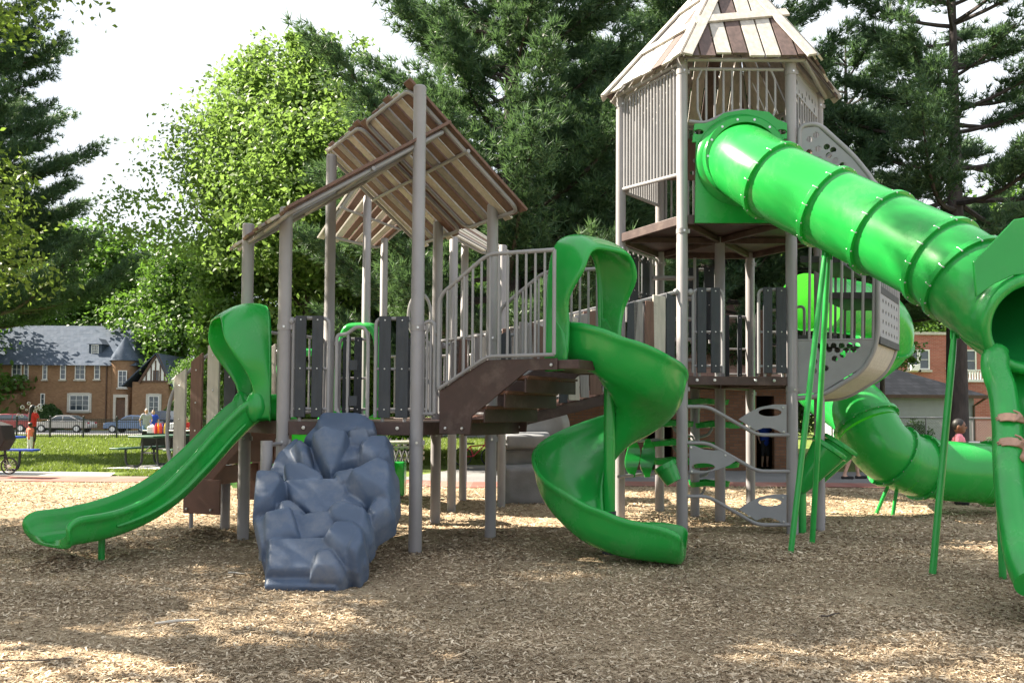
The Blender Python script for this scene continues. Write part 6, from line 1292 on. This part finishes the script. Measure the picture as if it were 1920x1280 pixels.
def car(name, label, x, y, L, H, col, kind='sedan', flip=1, cat='car'):
    g = gz(y) + .012; o = V((x, y, g)); t = thing(name, label, cat, o, 'cars parked beyond the iron fence'); mt = mat(name + ' ' + label.split()[0] + ' paint', col, .25, .05, 3, coat=.6); W_ = .88
    def pt(u, v, s=0): return o + V((flip * (u - .5) * L, s, v * H))
    if kind == 'sedan': low = [(0, .26), (.015, .50), (.05, .58), (.28, .66), (.74, .68), (.97, .66), (1, .50), (1, .26)]; cab = [(.26, .66), (.42, .97), (.50, 1.0), (.66, .98), (.86, .67)]
    elif kind == 'suv': low = [(0, .24), (.01, .46), (.05, .55), (.24, .62), (.97, .62), (1, .5), (1, .24)]; cab = [(.22, .62), (.36, .97), (.45, 1.0), (.90, .98), (.98, .62)]
    else: low = [(0, .26), (.01, .50), (.04, .60), (.27, .64), (.98, .64), (1, .5), (1, .26)]; cab = [(.26, .64), (.36, .97), (.42, 1.0), (.60, .99), (.65, .64)]
    m = MB(); n = len(low); rings = []
    for s, k in ((-W_, .93), (-W_ * .93, 1.0), (0, 1.03), (W_ * .93, 1.0), (W_, .93)): rings.append([pt(.5 + (u - .5) * (1 - .012 * abs(s)), v if k >= 1 or v < .3 else v - .03, s) for u, v in low])
    m.grid(rings, True, False, True); bdy = m.build('body', mt, t, bevel=.03)
    m = MB(); rings = []
    for s, q in ((-W_ * .90, 0), (-W_ * .70, 1), (W_ * .70, 1), (W_ * .90, 0)): pass
    m.add([pt(u, v, -W_ * (.90 - .2 * (v - .6) / .4)) for u, v in cab] + [pt(u, v, W_ * (.90 - .2 * (v - .6) / .4)) for u, v in cab], [list(range(len(cab)))[::-1], list(range(len(cab), 2 * len(cab)))] + [[i, i + 1, len(cab) + i + 1, len(cab) + i] for i in range(len(cab) - 1)]); m.build('cabin', mt, t, bevel=.03)
    cu = sum(u for u, _ in cab) / len(cab); cv = .80
    for sg in (-1, 1):
        pl = [V((u, v)) for u, v in cab]; us = [.5 * (cab[0][0] + cab[1][0]), cab[-1][0] - .06]; mid = (cab[1][0] + cab[-2][0]) / 2
        for (a, b) in ((cab[0][0] + .045, mid - .01), (mid + .01, cab[-1][0] - .045)):
            def top(u): 
                for (u0, v0), (u1, v1) in zip(cab, cab[1:]):
                    if u0 <= u <= u1: return v0 + (v1 - v0) * (u - u0) / (u1 - u0)
                return cab[0][1]
            us_ = [a + (b - a) * i / 5 for i in range(6)]; vb = cab[0][1] + .03; poly = [(u, vb) for u in us_] + [(u, max(vb + .002, top(u) - .06)) for u in us_[::-1]]
            m = MB(); m.prism([pt(u, v, sg * (W_ * (.90 - .2 * (v - .6) / .4) + .004)) for u, v in poly], (0, sg * .008, 0)); m.build('side_window', M['glass'], t, smooth=0)
    for (a, b) in ((cab[0], cab[1]), (cab[-1], cab[-2])):
        p = [pt(a[0] + (b[0] - a[0]) * f, a[1] + (b[1] - a[1]) * f, s) for f, s in ((.1, -.62), (.1, .62), (.92, .55), (.92, -.55))]; nn = (p[1] - p[0]).cross(p[3] - p[0]).normalized(); nn = nn if nn.z > 0 else -nn; m = MB(); m.prism([q + nn * .012 for q in p], nn * .01); m.build('windscreen', M['glass'], t, smooth=0)
    for u in (.19, .81):
        for s in (-W_ + .08, W_ - .08):
            c = pt(u, 0, s) + Z * .32; m = MB(); m.disc(c, V((0, 1, 0)), .32, .22, 24); wl = m.build('wheel', M['black'], t); m = MB(); m.disc(c + V((0, math.copysign(.115, s), 0)), V((0, 1, 0)), .20, .02, 18); m.build('rim', M['bolt'], wl)
    for s in (-.6, .6):
        m = MB(); m.obox(pt(.02, .50, s), V((.05, 0, 0)), V((0, .16, 0)), Z * .07); m.build('headlight', M['white'], t, bevel=.02); m = MB(); m.obox(pt(.985, .54, s), V((.05, 0, 0)), V((0, .15, 0)), Z * .07); m.build('tail_light', M['bred'], t, bevel=.02)
    return t
car('parked_car', 'silver sedan parked beyond the iron fence', XY(122, 70).x, 70, 4.6, 1.42, (.45, .41, .38))
car('parked_car', 'red car parked at the left end of the fence', XY(20, 71).x, 71, 4.4, 1.5, (.26, .02, .03), 'suv')
car('parked_car', 'steel blue car with pale windscreen parked facing left', XY(252, 69).x, 69, 4.3, 1.45, (.10, .16, .30))
car('parked_truck', 'dark navy pickup truck parked beside the blue car', XY(310, 73).x, 73, 5.2, 1.85, (.04, .055, .10), 'pickup', cat='pickup truck')
car('parked_car', 'white car parked at the right end of the fence', XY(372, 68).x, 68, 4.4, 1.45, (.75, .75, .73))
bs = thing('clipped_bush', 'low green hedge bush behind the lamp post', 'bush', at(345, 80)); fastmesh('foliage', dome(9000, (0, 0, .3), (2.2, 1.6, 2.6), .11, 33), 4, M['leafm'], bs); m = MB(); m.ball(bs.location + Z * .6, (2.0, 1.4, 2.2)); m.build('twig_core', M['leafm'], bs)
